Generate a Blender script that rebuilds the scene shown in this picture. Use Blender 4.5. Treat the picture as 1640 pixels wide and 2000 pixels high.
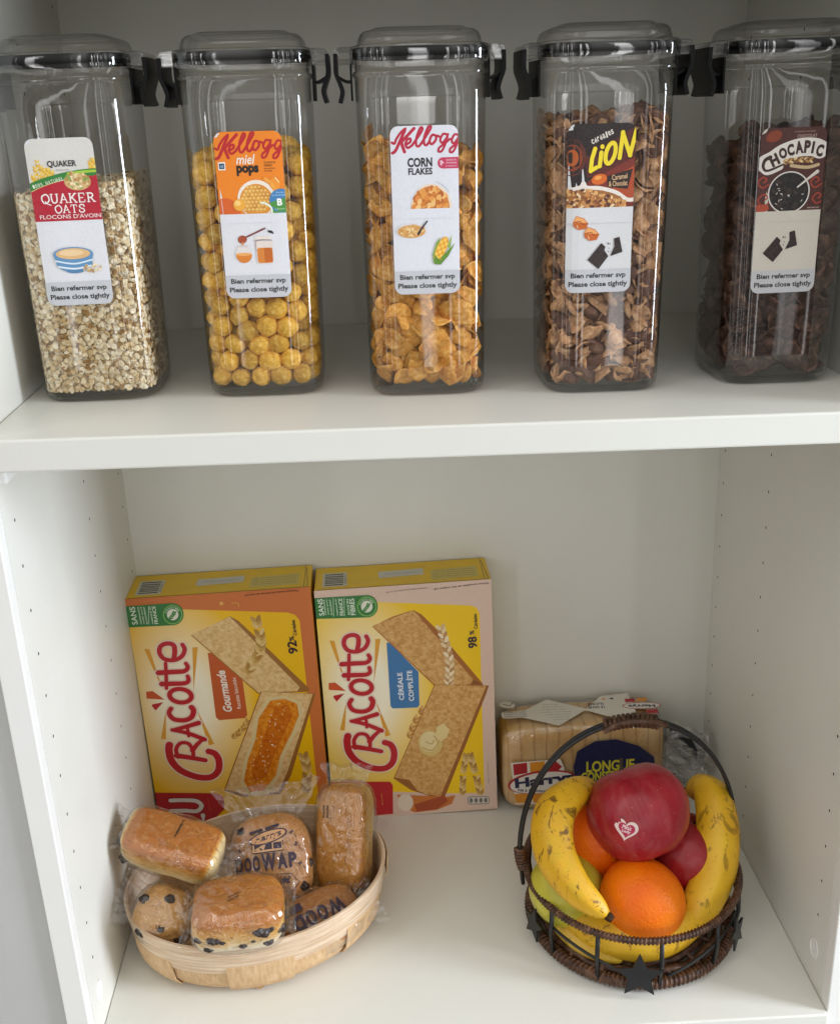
import bpy, bmesh, math, random
import numpy as np
from mathutils import Vector, Matrix, Quaternion, noise
from mathutils.geometry import tessellate_polygon
random.seed(7)
for _o in list(bpy.data.objects):
    bpy.data.objects.remove(_o)
SC = bpy.context.scene
COL = SC.collection

# ------------------------------------------------------------------ camera, light, exposure
FPX, CYP = 2062.8, 934.0                       # focal length and principal row of the 1640 x 2000 frame
CAM = Vector((0.23165, -0.92175, 0.66111))
PITCH, YAW, ROLL = 0.34082, 0.04255, -0.03982
def _axes():
    cy, sy, cp, sp = math.cos(YAW), math.sin(YAW), math.cos(PITCH), math.sin(PITCH)
    fw = Vector((sy*cp, cy*cp, -sp)); rt = Vector((cy, -sy, 0)); up = rt.cross(fw)
    c, s = math.cos(ROLL), math.sin(ROLL)
    return c*rt + s*up, -s*rt + c*up, fw
RT, UP, FW = _axes()
cd = bpy.data.cameras.new('camera'); cam = bpy.data.objects.new('camera', cd); COL.objects.link(cam)
m = Matrix.Identity(4)
for i in range(3):
    m[i][0], m[i][1], m[i][2], m[i][3] = RT[i], UP[i], -FW[i], CAM[i]
cam.matrix_world = m
cd.sensor_fit = 'HORIZONTAL'; cd.sensor_width = 36.0
cd.lens = FPX/1640*36.0
cd.shift_y = -(1000-CYP)/1640
cd.clip_start = 0.02; cd.clip_end = 60
SC.camera = cam

WORLD_STRENGTH = 0.71
LAMP_POWER = 44.0
world = bpy.data.worlds.new('World'); SC.world = world; world.use_nodes = True
wn = world.node_tree.nodes; wl = world.node_tree.links
wn.clear()
w_out = wn.new('ShaderNodeOutputWorld'); w_bg = wn.new('ShaderNodeBackground')
w_tc = wn.new('ShaderNodeTexCoord'); w_sep = wn.new('ShaderNodeSeparateXYZ')
w_at = wn.new('ShaderNodeMath'); w_at.operation = 'ARCTAN2'
w_mr = wn.new('ShaderNodeMapRange'); w_mr.inputs['From Min'].default_value = -math.pi; w_mr.inputs['From Max'].default_value = math.pi
w_rp = wn.new('ShaderNodeValToRGB'); w_rp.color_ramp.interpolation = 'EASE'
wl.new(w_tc.outputs['Generated'], w_sep.inputs[0])
wl.new(w_sep.outputs['Y'], w_at.inputs[0]); wl.new(w_sep.outputs['X'], w_at.inputs[1])
wl.new(w_at.outputs[0], w_mr.inputs['Value']); wl.new(w_mr.outputs[0], w_rp.inputs[0])
# the room round the cupboard: paler and darker bands by bearing, made up to streak the jar reflections
room = [(0.0,.5),(.07,.45),(.09,1.5),(.115,1.7),(.125,.35),(.15,.3),(.16,.9),(.18,1.0),(.19,.35),(.21,.3),(.22,1.2),(.235,1.1),(.245,.4),(.27,.35),
        (.28,1.0),(.30,.9),(.31,.3),(.335,.35),(.345,1.3),(.36,1.2),(.37,.4),(.40,.4),(.41,1.1),(.44,1.3),(.46,.6),(.6,.6),(1.0,.5)]
els = w_rp.color_ramp.elements
while len(els) > 1: els.remove(els[-1])
for k, (p, v) in enumerate(room):
    e = els[0] if k == 0 else els.new(p)
    e.position = p; e.color = (v, v*0.99, v*0.965, 1)
w_nz = wn.new('ShaderNodeTexNoise'); w_nz.noise_dimensions = '1D'; w_nz.inputs['Scale'].default_value = 95; w_nz.inputs['Detail'].default_value = 1
wl.new(w_mr.outputs[0], w_nz.inputs['W'])      # random bright stripes, added for upright glints in the jar plastic
w_th = wn.new('ShaderNodeMapRange'); w_th.inputs['From Min'].default_value = .56; w_th.inputs['From Max'].default_value = .68; w_th.inputs['To Max'].default_value = 9.0
wl.new(w_nz.outputs['Fac'], w_th.inputs['Value'])
w_mk = wn.new('ShaderNodeValToRGB'); _e = w_mk.color_ramp.elements; _e[0].position = .14; _e[0].color = (0, 0, 0, 1); _e[1].position = .37; _e[1].color = (0, 0, 0, 1)
for _p in (.16, .345): _x = _e.new(_p); _x.color = (1, 1, 1, 1)
wl.new(w_mr.outputs[0], w_mk.inputs[0])
w_m1 = wn.new('ShaderNodeMath'); w_m1.operation = 'MULTIPLY'; wl.new(w_th.outputs[0], w_m1.inputs[0]); wl.new(w_mk.outputs[0], w_m1.inputs[1])
w_el = wn.new('ShaderNodeMapRange'); w_el.inputs['From Min'].default_value = .35; w_el.inputs['From Max'].default_value = .25
wl.new(w_sep.outputs['Z'], w_el.inputs['Value'])
w_m2 = wn.new('ShaderNodeMath'); w_m2.operation = 'MULTIPLY'; wl.new(w_m1.outputs[0], w_m2.inputs[0]); wl.new(w_el.outputs[0], w_m2.inputs[1])
w_ad = wn.new('ShaderNodeMix'); w_ad.data_type = 'RGBA'; w_ad.blend_type = 'ADD'; w_ad.inputs[0].default_value = 1.0
wl.new(w_rp.outputs[0], w_ad.inputs[6]); wl.new(w_m2.outputs[0], w_ad.inputs[7])
wl.new(w_ad.outputs[2], w_bg.inputs['Color'])
w_z = wn.new('ShaderNodeMapRange')             # pale ceiling above, darker floor and furniture below
w_z.inputs['From Min'].default_value = -.05; w_z.inputs['From Max'].default_value = .80
w_z.inputs['To Min'].default_value = .40*WORLD_STRENGTH; w_z.inputs['To Max'].default_value = 2.75*WORLD_STRENGTH
wl.new(w_sep.outputs['Z'], w_z.inputs['Value']); wl.new(w_z.outputs[0], w_bg.inputs['Strength'])
wl.new(w_bg.outputs[0], w_out.inputs[0])

# daylight from the window of the room, right of the cupboard and slightly in front of it
ld = bpy.data.lights.new('window_light', 'AREA'); ld.shape = 'RECTANGLE'; ld.size = 0.40; ld.size_y = 1.15
ld.energy = LAMP_POWER; ld.color = (0.89, 0.97, 1.10)
lo = bpy.data.objects.new('window_light', ld); COL.objects.link(lo)
LAMP = Vector((2.05, -0.80, 0.52)); lo.location = LAMP
lo.rotation_euler = (Vector((0.2, -0.26, 0.30)) - LAMP).to_track_quat('-Z', 'Y').to_euler()

SC.view_settings.view_transform = 'Standard'; SC.view_settings.look = 'None'
SC.view_settings.exposure = 0.0; SC.view_settings.gamma = 1.0; SC.view_settings.use_curve_mapping = False
SC.render.engine = 'CYCLES'
cy = SC.cycles
cy.use_denoising = True
try: cy.denoiser = 'OPENIMAGEDENOISE'
except Exception: pass
cy.max_bounces = 10; cy.diffuse_bounces = 5; cy.glossy_bounces = 5; cy.transmission_bounces = 6; cy.transparent_max_bounces = 40
cy.caustics_reflective = False; cy.caustics_refractive = False

# ------------------------------------------------------------------ layout helpers
TILT = -0.01626                                # the shelves hang a touch lower on the right
def fz(x, z=0.0): return z + TILT*(x-0.28)
def ray(u, v): return RT*((u-820)/FPX) + UP*((CYP-v)/FPX) + FW
def at(u, v, y):                               # the point of the upright plane at depth y seen at (u, v)
    d = ray(u, v); return CAM + d*((y-CAM.y)/d.y)

# ------------------------------------------------------------------ materials
def lin(c):
    if isinstance(c, str):
        c = c.lstrip('#'); c = [int(c[i:i+2], 16)/255 for i in (0, 2, 4)]
        c = [x/12.92 if x <= .04045 else ((x+.055)/1.055)**2.4 for x in c]
    return (c[0], c[1], c[2], 1.0)
class NT:
    def __init__(s, name):
        s.mat = bpy.data.materials.new(name); s.mat.use_nodes = True
        s.n = s.mat.node_tree.nodes; s.l = s.mat.node_tree.links
        s.b = s.n['Principled BSDF']; s.out = s.n['Material Output']
    def node(s, t, **kw):
        x = s.n.new(t)
        for k, v in kw.items(): setattr(x, k, v)
        return x
    def link(s, a, b): s.l.new(a, b)
    def coord(s, kind='Object', scale=(1, 1, 1)):
        t = s.node('ShaderNodeTexCoord'); mp = s.node('ShaderNodeMapping')
        mp.inputs['Scale'].default_value = scale
        s.link(t.outputs[kind], mp.inputs[0]); return mp.outputs[0]
    def noise(s, vec, scale, detail=3, rough=.55, dist=0.0):
        t = s.node('ShaderNodeTexNoise'); t.inputs['Scale'].default_value = scale
        t.inputs['Detail'].default_value = detail; t.inputs['Roughness'].default_value = rough
        t.inputs['Distortion'].default_value = dist
        s.link(vec, t.inputs['Vector']); return t.outputs['Fac']
    def ramp(s, fac, stops, interp='LINEAR'):
        r = s.node('ShaderNodeValToRGB'); r.color_ramp.interpolation = interp
        e = r.color_ramp.elements
        while len(e) > 1: e.remove(e[-1])
        for k, (p, c) in enumerate(stops):
            x = e[0] if k == 0 else e.new(p)
            x.position = p; x.color = lin(c) if not isinstance(c, (int, float)) else (c, c, c, 1)
        s.link(fac, r.inputs[0]); return r.outputs[0]
    def mix(s, fac, a, b, blend='MIX'):
        x = s.node('ShaderNodeMix', data_type='RGBA', blend_type=blend)
        for sock, v in ((x.inputs[0], fac), (x.inputs[6], a), (x.inputs[7], b)):
            if isinstance(v, (int, float)): sock.default_value = v
            elif isinstance(v, (str, tuple, list)): sock.default_value = lin(v)
            else: s.link(v, sock)
        return x.outputs[2]
    def bump(s, h, strength=.3, dist=.001):
        b = s.node('ShaderNodeBump'); b.inputs['Strength'].default_value = strength; b.inputs['Distance'].default_value = dist
        s.link(h, b.inputs['Height']); s.link(b.outputs[0], s.b.inputs['Normal'])
        return b.outputs[0]
    def base(s, c, rough=.5, spec=.5):
        if isinstance(c, (str, tuple, list)): s.b.inputs['Base Color'].default_value = lin(c)
        else: s.link(c, s.b.inputs['Base Color'])
        if isinstance(rough, (int, float)): s.b.inputs['Roughness'].default_value = rough
        else: s.link(rough, s.b.inputs['Roughness'])
        s.b.inputs['Specular IOR Level'].default_value = spec
        return s
_inks = {}
def ink(c, rough=.42):                         # flat printing ink with a trace of paper grain
    k = (c, rough)
    if k not in _inks:
        t = NT('ink_' + c.strip('#')); v = t.coord()
        f = t.noise(v, 900, 2)
        t.base(t.mix(t.ramp(f, [(.3, .0), (.7, .10)]), c, '#808080'), rough, .4)
        _inks[k] = t.mat
    return _inks[k]
def simple(name, c, rough=.5, spec=.5, var=None, scale=200, bump=0, bscale=None, bdist=.0006):
    t = NT(name); v = t.coord()
    f = t.noise(v, scale, 4)
    t.base(t.ramp(f, [(.3, c), (.7, var or c)]), rough, spec)
    if bump: t.bump(t.noise(v, bscale or scale, 4), bump, bdist)
    return t.mat
def clear_plastic(name, tint=.96, edge=.5, f0=.045, bscale=None, haze=0.0, rough=.03, bstr=.12, stretch=(1, 1, .12), edge_dark=.9):
    t = NT(name); n, l = t.n, t.l
    tr = t.node('ShaderNodeBsdfTransparent'); tr.inputs[0].default_value = (tint, tint*.995, tint*.985, 1)
    gl = t.node('ShaderNodeBsdfGlossy'); gl.inputs['Roughness'].default_value = rough
    lw = t.node('ShaderNodeLayerWeight'); lw.inputs['Blend'].default_value = edge
    mr = t.node('ShaderNodeMapRange'); mr.inputs['To Min'].default_value = f0; mr.inputs['To Max'].default_value = .85
    pw = t.node('ShaderNodeMath', operation='POWER'); pw.inputs[1].default_value = 3.2
    l.new(lw.outputs['Facing'], pw.inputs[0]); l.new(pw.outputs[0], mr.inputs['Value'])
    ab = t.node('ShaderNodeMath', operation='POWER'); ab.inputs[1].default_value = 2.5; l.new(lw.outputs['Facing'], ab.inputs[0])
    l.new(t.mix(ab.outputs[0], (tint, tint*.995, tint*.985), (tint*edge_dark, tint*edge_dark, tint*edge_dark)), tr.inputs[0])
    mx = t.node('ShaderNodeMixShader'); l.new(mr.outputs[0], mx.inputs[0]); l.new(tr.outputs[0], mx.inputs[1]); l.new(gl.outputs[0], mx.inputs[2])
    if bscale:
        v = t.coord('Object', stretch); h = t.noise(v, bscale, 3, .5, .4)
        b = t.node('ShaderNodeBump'); b.inputs['Strength'].default_value = bstr; b.inputs['Distance'].default_value = .002
        l.new(h, b.inputs['Height']); l.new(b.outputs[0], gl.inputs['Normal'])
    src = mx.outputs[0]
    if haze:
        df = t.node('ShaderNodeBsdfDiffuse'); df.inputs[0].default_value = (.75, .75, .74, 1)
        m2 = t.node('ShaderNodeMixShader'); m2.inputs[0].default_value = haze
        l.new(src, m2.inputs[1]); l.new(df.outputs[0], m2.inputs[2]); src = m2.outputs[0]
    l.new(src, t.out.inputs['Surface']); n.remove(t.b)
    return t.mat

# ------------------------------------------------------------------ mesh builder
class MB:
    def __init__(s): s.v, s.f, s.mi, s.mats, s.sm = [], [], [], [], []
    def slot(s, mat):
        if mat not in s.mats: s.mats.append(mat)
        return s.mats.index(mat)
    def add(s, vs, fs, mat, smooth=True, M=None):
        o = len(s.v); k = s.slot(mat)
        if M is not None: vs = [M @ Vector(p) for p in vs]
        s.v += [tuple(p) for p in vs]
        for f in fs:
            s.f.append(tuple(i+o for i in f)); s.mi.append(k); s.sm.append(smooth)
        return s
    def mesh(s, name, off=None):
        me = bpy.data.meshes.new(name)
        vs = s.v if off is None else [(a-off[0], b-off[1], c-off[2]) for a, b, c in s.v]
        me.from_pydata(vs, [], s.f)
        for mt in s.mats: me.materials.append(mt)
        me.polygons.foreach_set('material_index', s.mi); me.polygons.foreach_set('use_smooth', s.sm)
        me.update(); return me
    def build(s, name, parent=None, off=None):
        o = bpy.data.objects.new(name, s.mesh(name, off)); COL.objects.link(o)
        if parent is not None: o.parent = parent
        return o
def tag(o, label=None, cat=None, group=None, kind=None):
    for k, v in (('label', label), ('category', cat), ('group', group), ('kind', kind)):
        if v: o[k] = v
    return o
def thing(name, loc, label, cat, group=None):
    o = bpy.data.objects.new(name, None); COL.objects.link(o); o.location = loc; o.empty_display_size = .01
    return tag(o, label, cat, group)
def link_copy(o, parent=None):
    c = o.copy(); COL.objects.link(c)
    c.parent = parent
    return c

def grid_faces(nu, nv, wrap_u=False, wrap_v=False):
    fs = []
    for i in range(nv if wrap_v else nv-1):
        for j in range(nu if wrap_u else nu-1):
            a, b = i*nu + j, i*nu + (j+1) % nu
            c, d = ((i+1) % nv)*nu + (j+1) % nu, ((i+1) % nv)*nu + j
            fs.append((a, b, c, d))
    return fs
def bevel_box(sx, sy, sz, bev=.001, seg=2):
    bm = bmesh.new(); bmesh.ops.create_cube(bm, size=1.0)
    bmesh.ops.scale(bm, vec=(sx, sy, sz), verts=bm.verts)
    if bev: bmesh.ops.bevel(bm, geom=bm.edges[:], offset=bev, segments=seg, profile=.5, affect='EDGES')
    bm.verts.ensure_lookup_table(); bm.verts.index_update()
    r = [v.co.copy() for v in bm.verts], [tuple(v.index for v in f.verts) for f in bm.faces]
    bm.free(); return r
def slab(mb, x0, x1, y0, y1, z0, z1, mat, bev=.0008, tilt=False, fn=None):
    vs, fs = bevel_box(x1-x0, y1-y0, z1-z0, bev)
    c = Vector(((x0+x1)/2, (y0+y1)/2, (z0+z1)/2)); out = []
    for p in vs:
        p = p + c
        if tilt: p.z += TILT*(p.x-.28)
        if fn: p = fn(p)
        out.append(p)
    mb.add(out, fs, mat, False)
def catmull(pts, n=8, closed=False):
    P = [Vector(p) for p in pts]
    if len(P) < 3 and not closed: return [P[0].lerp(P[-1], i/n) for i in range(n+1)]
    out = []; L = len(P)
    for i in range(L if closed else L-1):
        g = (lambda k: P[k % L]) if closed else (lambda k: P[max(0, min(L-1, k))])
        a, b, c, d = g(i-1), g(i), g(i+1), g(i+2)
        for j in range(n):
            t = j/n
            out.append(.5*((2*b) + (c-a)*t + (2*a-5*b+4*c-d)*t*t + (3*b-a-3*c+d)*t**3))
    if not closed: out.append(P[-1])
    return out
def tube(mb, pts, r, mat, ns=8, closed=False, caps=True, shape=None):
    P = [Vector(p) for p in pts]; n = len(P)
    R = r if isinstance(r, (list, tuple)) else [r]*n
    T = []
    for i in range(n):
        a = P[(i-1) % n] if closed or i > 0 else P[i]
        b = P[(i+1) % n] if closed or i < n-1 else P[i]
        T.append((b-a).normalized())
    ref = Vector((0, 0, 1)) if abs(T[0].z) < .9 else Vector((1, 0, 0))
    N = (ref - T[0]*ref.dot(T[0])).normalized(); vs = []
    for i in range(n):
        N = (N - T[i]*N.dot(T[i])).normalized(); B = T[i].cross(N)
        for k in range(ns):
            a = 2*math.pi*k/ns; q = shape(a) if shape else 1.0
            vs.append(P[i] + (N*math.cos(a) + B*math.sin(a))*R[i]*q)
    fs = grid_faces(ns, n, True, closed)
    if caps and not closed:
        fs.append(tuple(range(ns-1, -1, -1))); fs.append(tuple((n-1)*ns + k for k in range(ns)))
    mb.add(vs, fs, mat)
def helix(center_pts, rad, turns, closed=False, sub=14, phase=0.0):
    P = [Vector(p) for p in center_pts]; n = len(P)
    d = [0.0]
    for i in range(1, n + (1 if closed else 0)): d.append(d[-1] + (P[i % n]-P[i-1]).length)
    tot = d[-1]; N = int(turns*sub); out = []; i = 0
    for k in range(N + (0 if closed else 1)):
        s = tot*k/N
        while i < len(d)-2 and d[i+1] < s: i += 1
        t = (s-d[i])/max(1e-9, d[i+1]-d[i]); a, b = P[i % n], P[(i+1) % n]
        p = a.lerp(b, t)
        t0 = (P[(i+1) % n]-P[i-1 if (i or closed) else 0]).normalized(); 
        i2 = (i+2) % n if closed else min(n-1, i+2)
        t1 = (P[i2]-P[i % n]).normalized()
        tn = t0.lerp(t1, t).normalized()
        up = Vector((0, 0, 1)) if abs(tn.z) < .8 else Vector((0, 1, 0))
        e1 = tn.cross(up).normalized(); e2 = e1.cross(tn)
        th = 2*math.pi*turns*k/N + phase
        out.append(p + (e1*math.cos(th) + e2*math.sin(th))*rad)
    return out
def cube_sphere(n):
    key = {}; vs = []; fs = []
    def vid(p):
        k = tuple(round(c, 6) for c in p)
        if k not in key: key[k] = len(vs); vs.append(Vector(p))
        return key[k]
    for ax in range(3):
        for s in (-1, 1):
            for i in range(n):
                for j in range(n):
                    q = []
                    for di, dj in ((0, 0), (1, 0), (1, 1), (0, 1)):
                        a, b = math.tan((2*(i+di)/n-1)*math.pi/4), math.tan((2*(j+dj)/n-1)*math.pi/4)
                        p = [0, 0, 0]; p[ax] = s; p[(ax+1) % 3] = a; p[(ax+2) % 3] = b; q.append(vid(p))
                    fs.append(tuple(q) if s > 0 else tuple(reversed(q)))
    return [v.normalized() for v in vs], fs
def sbox(a, b, c, n=4.0, res=16, amp=0.0, freq=40, seed=0, fn=None):
    ds, fs = cube_sphere(res); vs = []
    for d in ds:
        k = (abs(d.x/a)**n + abs(d.y/b)**n + abs(d.z/c)**n)**(-1/n)
        p = d*k
        if amp:
            p = p + d*amp*(noise.noise(p*freq + Vector((seed, seed*1.7, -seed)))*1.0 + .5*noise.noise(p*freq*2.6 + Vector((seed*3, 0, seed))))
        if fn: p = fn(p)
        vs.append(p)
    return vs, fs

# ------------------------------------------------------------------ printed artwork
_glyphs = {}
def text_tris(s, bold=0.0, shear=0.0):
    k = (s, bold, shear)
    if k not in _glyphs:
        cu = bpy.data.curves.new('lettering', 'FONT'); cu.body = s; cu.size = 1; cu.offset = bold; cu.shear = shear
        cu.resolution_u = 3; cu.fill_mode = 'FRONT'
        o = bpy.data.objects.new('lettering', cu); COL.objects.link(o)
        dg = bpy.context.evaluated_depsgraph_get()
        me = o.evaluated_get(dg).to_mesh(); me.calc_loop_triangles()
        V = [(v.co.x, v.co.y) for v in me.vertices]
        tr = [[V[i] for i in t.vertices] for t in me.loop_triangles]
        bpy.data.objects.remove(o); bpy.data.curves.remove(cu)
        xs = [p[0] for t in tr for p in t]; ys = [p[1] for t in tr for p in t]
        _glyphs[k] = (tr, min(xs), max(xs), min(ys), max(ys))
    return _glyphs[k]
def clip_half(poly, f):
    out = []
    for i in range(len(poly)):
        a, b = poly[i-1], poly[i]; da, db = f(a), f(b)
        if (da >= 0) != (db >= 0):
            t = da/(da-db); out.append((a[0]+(b[0]-a[0])*t, a[1]+(b[1]-a[1])*t))
        if db >= 0: out.append(b)
    return out
def ellipse(cx, cy_, rx, ry, n=28, rot=0, a0=0, a1=360):
    c, s = math.cos(math.radians(rot)), math.sin(math.radians(rot)); out = []
    full = abs(a1-a0) >= 360
    for i in range(n + (0 if full else 1)):
        t = math.radians(a0+(a1-a0)*i/n); x, y = rx*math.cos(t), ry*math.sin(t)
        out.append((cx+c*x-s*y, cy_+s*x+c*y))
    return out
def rrect(x0, y0, x1, y1, r, n=6):
    out = []
    for cx, cy_, a in ((x1-r, y0+r, -90), (x1-r, y1-r, 0), (x0+r, y1-r, 90), (x0+r, y0+r, 180)):
        for i in range(n+1):
            t = math.radians(a+90*i/n); out.append((cx+r*math.cos(t), cy_+r*math.sin(t)))
    return out
class Art:
    """Printing laid out on a sheet; u to the right, v downwards. Each shape is printed over the ones before it."""
    def __init__(s, clip=None): s.items = []; s.clip = clip
    def tris(s, T, mat, dh=None): s.items.append((T, ink(mat) if isinstance(mat, str) else mat, dh)); return s
    def poly(s, pts, mat):
        P = [Vector((p[0], p[1], 0)) for p in pts]
        return s.tris([[(P[i].x, P[i].y) for i in t] for t in tessellate_polygon([P])], mat)
    def stroke(s, pts, w, mat, smooth=True, caps=True, w2=None, closed=False, n=6):
        P = [(p[0], p[1], 0) for p in pts]
        P = catmull(P, n, closed) if smooth else [Vector(p) for p in P]
        N = len(P); T = []; L = []; Rr = []
        for i in range(N):
            a = P[(i-1) % N] if closed or i > 0 else P[i]; b = P[(i+1) % N] if closed or i < N-1 else P[i]
            d = (b-a).normalized(); hw = (w + ((w2 if w2 is not None else w)-w)*i/max(1, N-1))/2
            L.append((P[i].x-d.y*hw, P[i].y+d.x*hw)); Rr.append((P[i].x+d.y*hw, P[i].y-d.x*hw))
        DH = []
        for i in range(N if closed else N-1):
            j = (i+1) % N; T += [[L[i], L[j], Rr[j]], [L[i], Rr[j], Rr[i]]]; DH += [i*.15]*2
        if caps and not closed:
            for p, q, ww, i in ((P[0], P[1], w, 0), (P[-1], P[-2], w2 if w2 is not None else w, N)):
                a = math.degrees(math.atan2(p.y-q.y, p.x-q.x))
                e = ellipse(p.x, p.y, ww/2, ww/2, 8, 0, a-90, a+90); T += [[e[0], e[k], e[k+1]] for k in range(1, 8)]; DH += [i*.15]*7
        return s.tris(T, mat, DH)
    def text(s, body, cx, cy_, w, h, mat, bold=.0, shear=0., rot=0):
        tr, x0, x1, y0, y1 = text_tris(body, bold, shear)
        c, sn = math.cos(math.radians(rot)), math.sin(math.radians(rot)); T = []
        for t in tr:
            q = []
            for x, y in t:
                X = ((x-x0)/(x1-x0)-.5)*w; Y = (.5-(y-y0)/(y1-y0))*h
                q.append((cx+c*X-sn*Y, cy_+sn*X+c*Y))
            T.append(q)
        return s.tris(T, mat)
    def emit(s, mb, fn, strips=None, eps=1.5e-6):
        """fn(u, v, h) gives the point of the surface, h above it."""
        k = 0.0
        for T, mat, DH in s.items:
            vs, fs = [], []; k += 1+(max(DH) if DH else 0)
            for ti, t in enumerate(T):
                hh = 2e-5+eps*(k-(max(DH)-DH[ti] if DH else 0))
                polys = [list(t)]
                if s.clip:
                    c = s.clip
                    for i in range(len(c)):
                        (ax, ay), (bx, by) = c[i-1], c[i]
                        polys = [q for q in (clip_half(p, lambda z: (bx-ax)*(z[1]-ay)-(by-ay)*(z[0]-ax)) for p in polys) if len(q) > 2]
                if strips:
                    out = []
                    for p in polys:
                        lo, hi = min(z[0] for z in p), max(z[0] for z in p)
                        i0, i1 = math.floor(lo/strips), math.floor(hi/strips)
                        if i0 == i1: out.append(p); continue
                        for i in range(i0, i1+1):
                            q = clip_half(p, lambda z: z[0]-i*strips)
                            if len(q) > 2: q = clip_half(q, lambda z: (i+1)*strips-z[0])
                            if len(q) > 2: out.append(q)
                    polys = out
                for p in polys:
                    o = len(vs); vs += [fn(x, y, hh) for x, y in p]; fs.append(tuple(range(o, o+len(p))))
            mb.add(vs, fs, mat, False)
def homography(src, dst):
    A = []; b = []
    for (x, y), (X, Y) in zip(src, dst):
        A += [[x, y, 1, 0, 0, 0, -X*x, -X*y], [0, 0, 0, x, y, 1, -Y*x, -Y*y]]; b += [X, Y]
    h = np.linalg.solve(np.array(A, float), np.array(b, float))
    def f(x, y):
        w = h[6]*x+h[7]*y+1; return (h[0]*x+h[1]*y+h[2])/w, (h[3]*x+h[4]*y+h[5])/w
    return f
# ------------------------------------------------------------------ the cupboard
W, D = 0.5524, 0.3144
SHZ, SHT = 0.4803, 0.0204
def paint(name, c, c2, rough=.42):
    t = NT(name); v = t.coord()
    f = t.noise(v, 9, 4, .6); g = t.noise(v, 420, 2)
    t.base(t.mix(t.ramp(f, [(.35, 0.0), (.7, 1.0)]), c, c2), t.ramp(t.noise(v, 30, 4), [(.3, rough-.05), (.7, rough+.08)]), .45)
    t.bump(g, .10, .0004); return t.mat
WHITE = paint('white_melamine', (.735, .729, .668), (.72, .713, .65))
EDGE = paint('white_edge', (.82, .815, .78), (.80, .79, .75), .38)
GREY = paint('grey_panel', (.50, .50, .485), (.47, .47, .455), .6)
HOLE = simple('drilled_hole', '#1c1813', .9, .1)
cup = thing('cupboard', (0.28, -.15, 0), 'open white cupboard whose two shelves hold cereal jars above and boxes and baskets below', 'cupboard')
CO = (0.28, -.15, 0)
def edge_fn(k, ref):
    def f(p):
        if p.y < ref: p.y += k*(p.x-.28)
        return p
    return f
def hole_disc(mb, x, y, z, nx):
    r = .00135; P = []
    for k in range(12):
        a = 2*math.pi*k/12; P.append((x+nx*.00008, y+r*math.cos(a)*.8, z+r*math.sin(a)))
    mb.add(P, [tuple(range(12)) if nx < 0 else tuple(range(11, -1, -1))], HOLE, False)
    q = [(x+nx*.00005, p[1]+(p[1]-y)*.5, p[2]+(p[2]-z)*.35) for p in P]
    mb.add(q, [tuple(range(12)) if nx < 0 else tuple(range(11, -1, -1))], EDGE, False)
for side in (0, 1):
    mb = MB()
    x0, x1 = (-.0160, 0.0) if side == 0 else (W, W+.0160)
    slab(mb, x0, x1, -D+.0120, 0.0, -.12, .86, WHITE, .0003)
    slab(mb, x0, x1, -D, -D+.0116, -.12, .86, EDGE, .0008)
    xx, nx = (0.0, 1) if side == 0 else (W, -1)
    for (yc, z0) in ((-.0140, .3542), (-.1222, .3854), (-.2836, .4166 if side == 0 else .1925+.032*7)):
        z = z0 + .032*12
        while z > .02:
            zz = z + TILT*(xx-.28)
            if not (SHZ-.04 < z < SHZ+.012): hole_disc(mb, xx, yc, zz, nx)
            z -= .032
    mb.build('side_panel', cup, CO)
    cap = MB(); zc = fz(xx, .032); yc = -.2836
    ring = [(xx+nx*.0004, yc+.0065*math.cos(2*math.pi*k/28), zc+.0085*math.sin(2*math.pi*k/28)) for k in range(28)]
    tube(cap, ring, .0005, EDGE, 5, True)
    cap.add([(xx+nx*.0004, p[1], p[2]) for p in ring], [tuple(range(28))], EDGE, False)
    cap.build('screw_cap', cup, CO)
mb = MB(); slab(mb, -.016, W+.016, .0004, .006, -.12, .86, WHITE, .0003)
slab(mb, .2790, .2793, -.0002, .0010, .0, .47, WHITE, 0); mb.build('back_panel', cup, CO)
mb = MB(); slab(mb, .0002, W-.0002, -D, .0, -.05, 0, WHITE, .0012, True, edge_fn(-.0117, -.2)); mb.build('bottom_shelf', cup, CO)
mb = MB(); slab(mb, .0004, W-.0004, -.3214, -.0002, SHZ-SHT, SHZ, WHITE, .0014, True, edge_fn(-.0078, -.2)); mb.build('upper_shelf', cup, CO)
mb = MB(); slab(mb, .0002, W-.0002, -D, .0, .757, .777, WHITE, .001, True); mb.build('added_top_panel', cup, CO)  # unseen board over the jars, added to keep the upper compartment dark
# the plastic pin the upper shelf rests on, at the left front
mb = MB(); zt = fz(0, SHZ-SHT)
slab(mb, .0003, .0070, -.3040, -.2790, zt-.0125, zt-.0004, EDGE, .0015)
tube(mb, [(.0068, -.2745, zt-.0042), (.0079, -.2745, zt-.0042)], .0022, HOLE, 12)
mb.build('shelf_support', cup, CO)
mb = MB(); slab(mb, -.75, -.0163, -.3105, -.2905, -.6, 1.2, GREY, .0006)
tag(mb.build('wall'), 'plain matt grey wall panel beside the left side of the white cupboard', 'wall')

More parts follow.
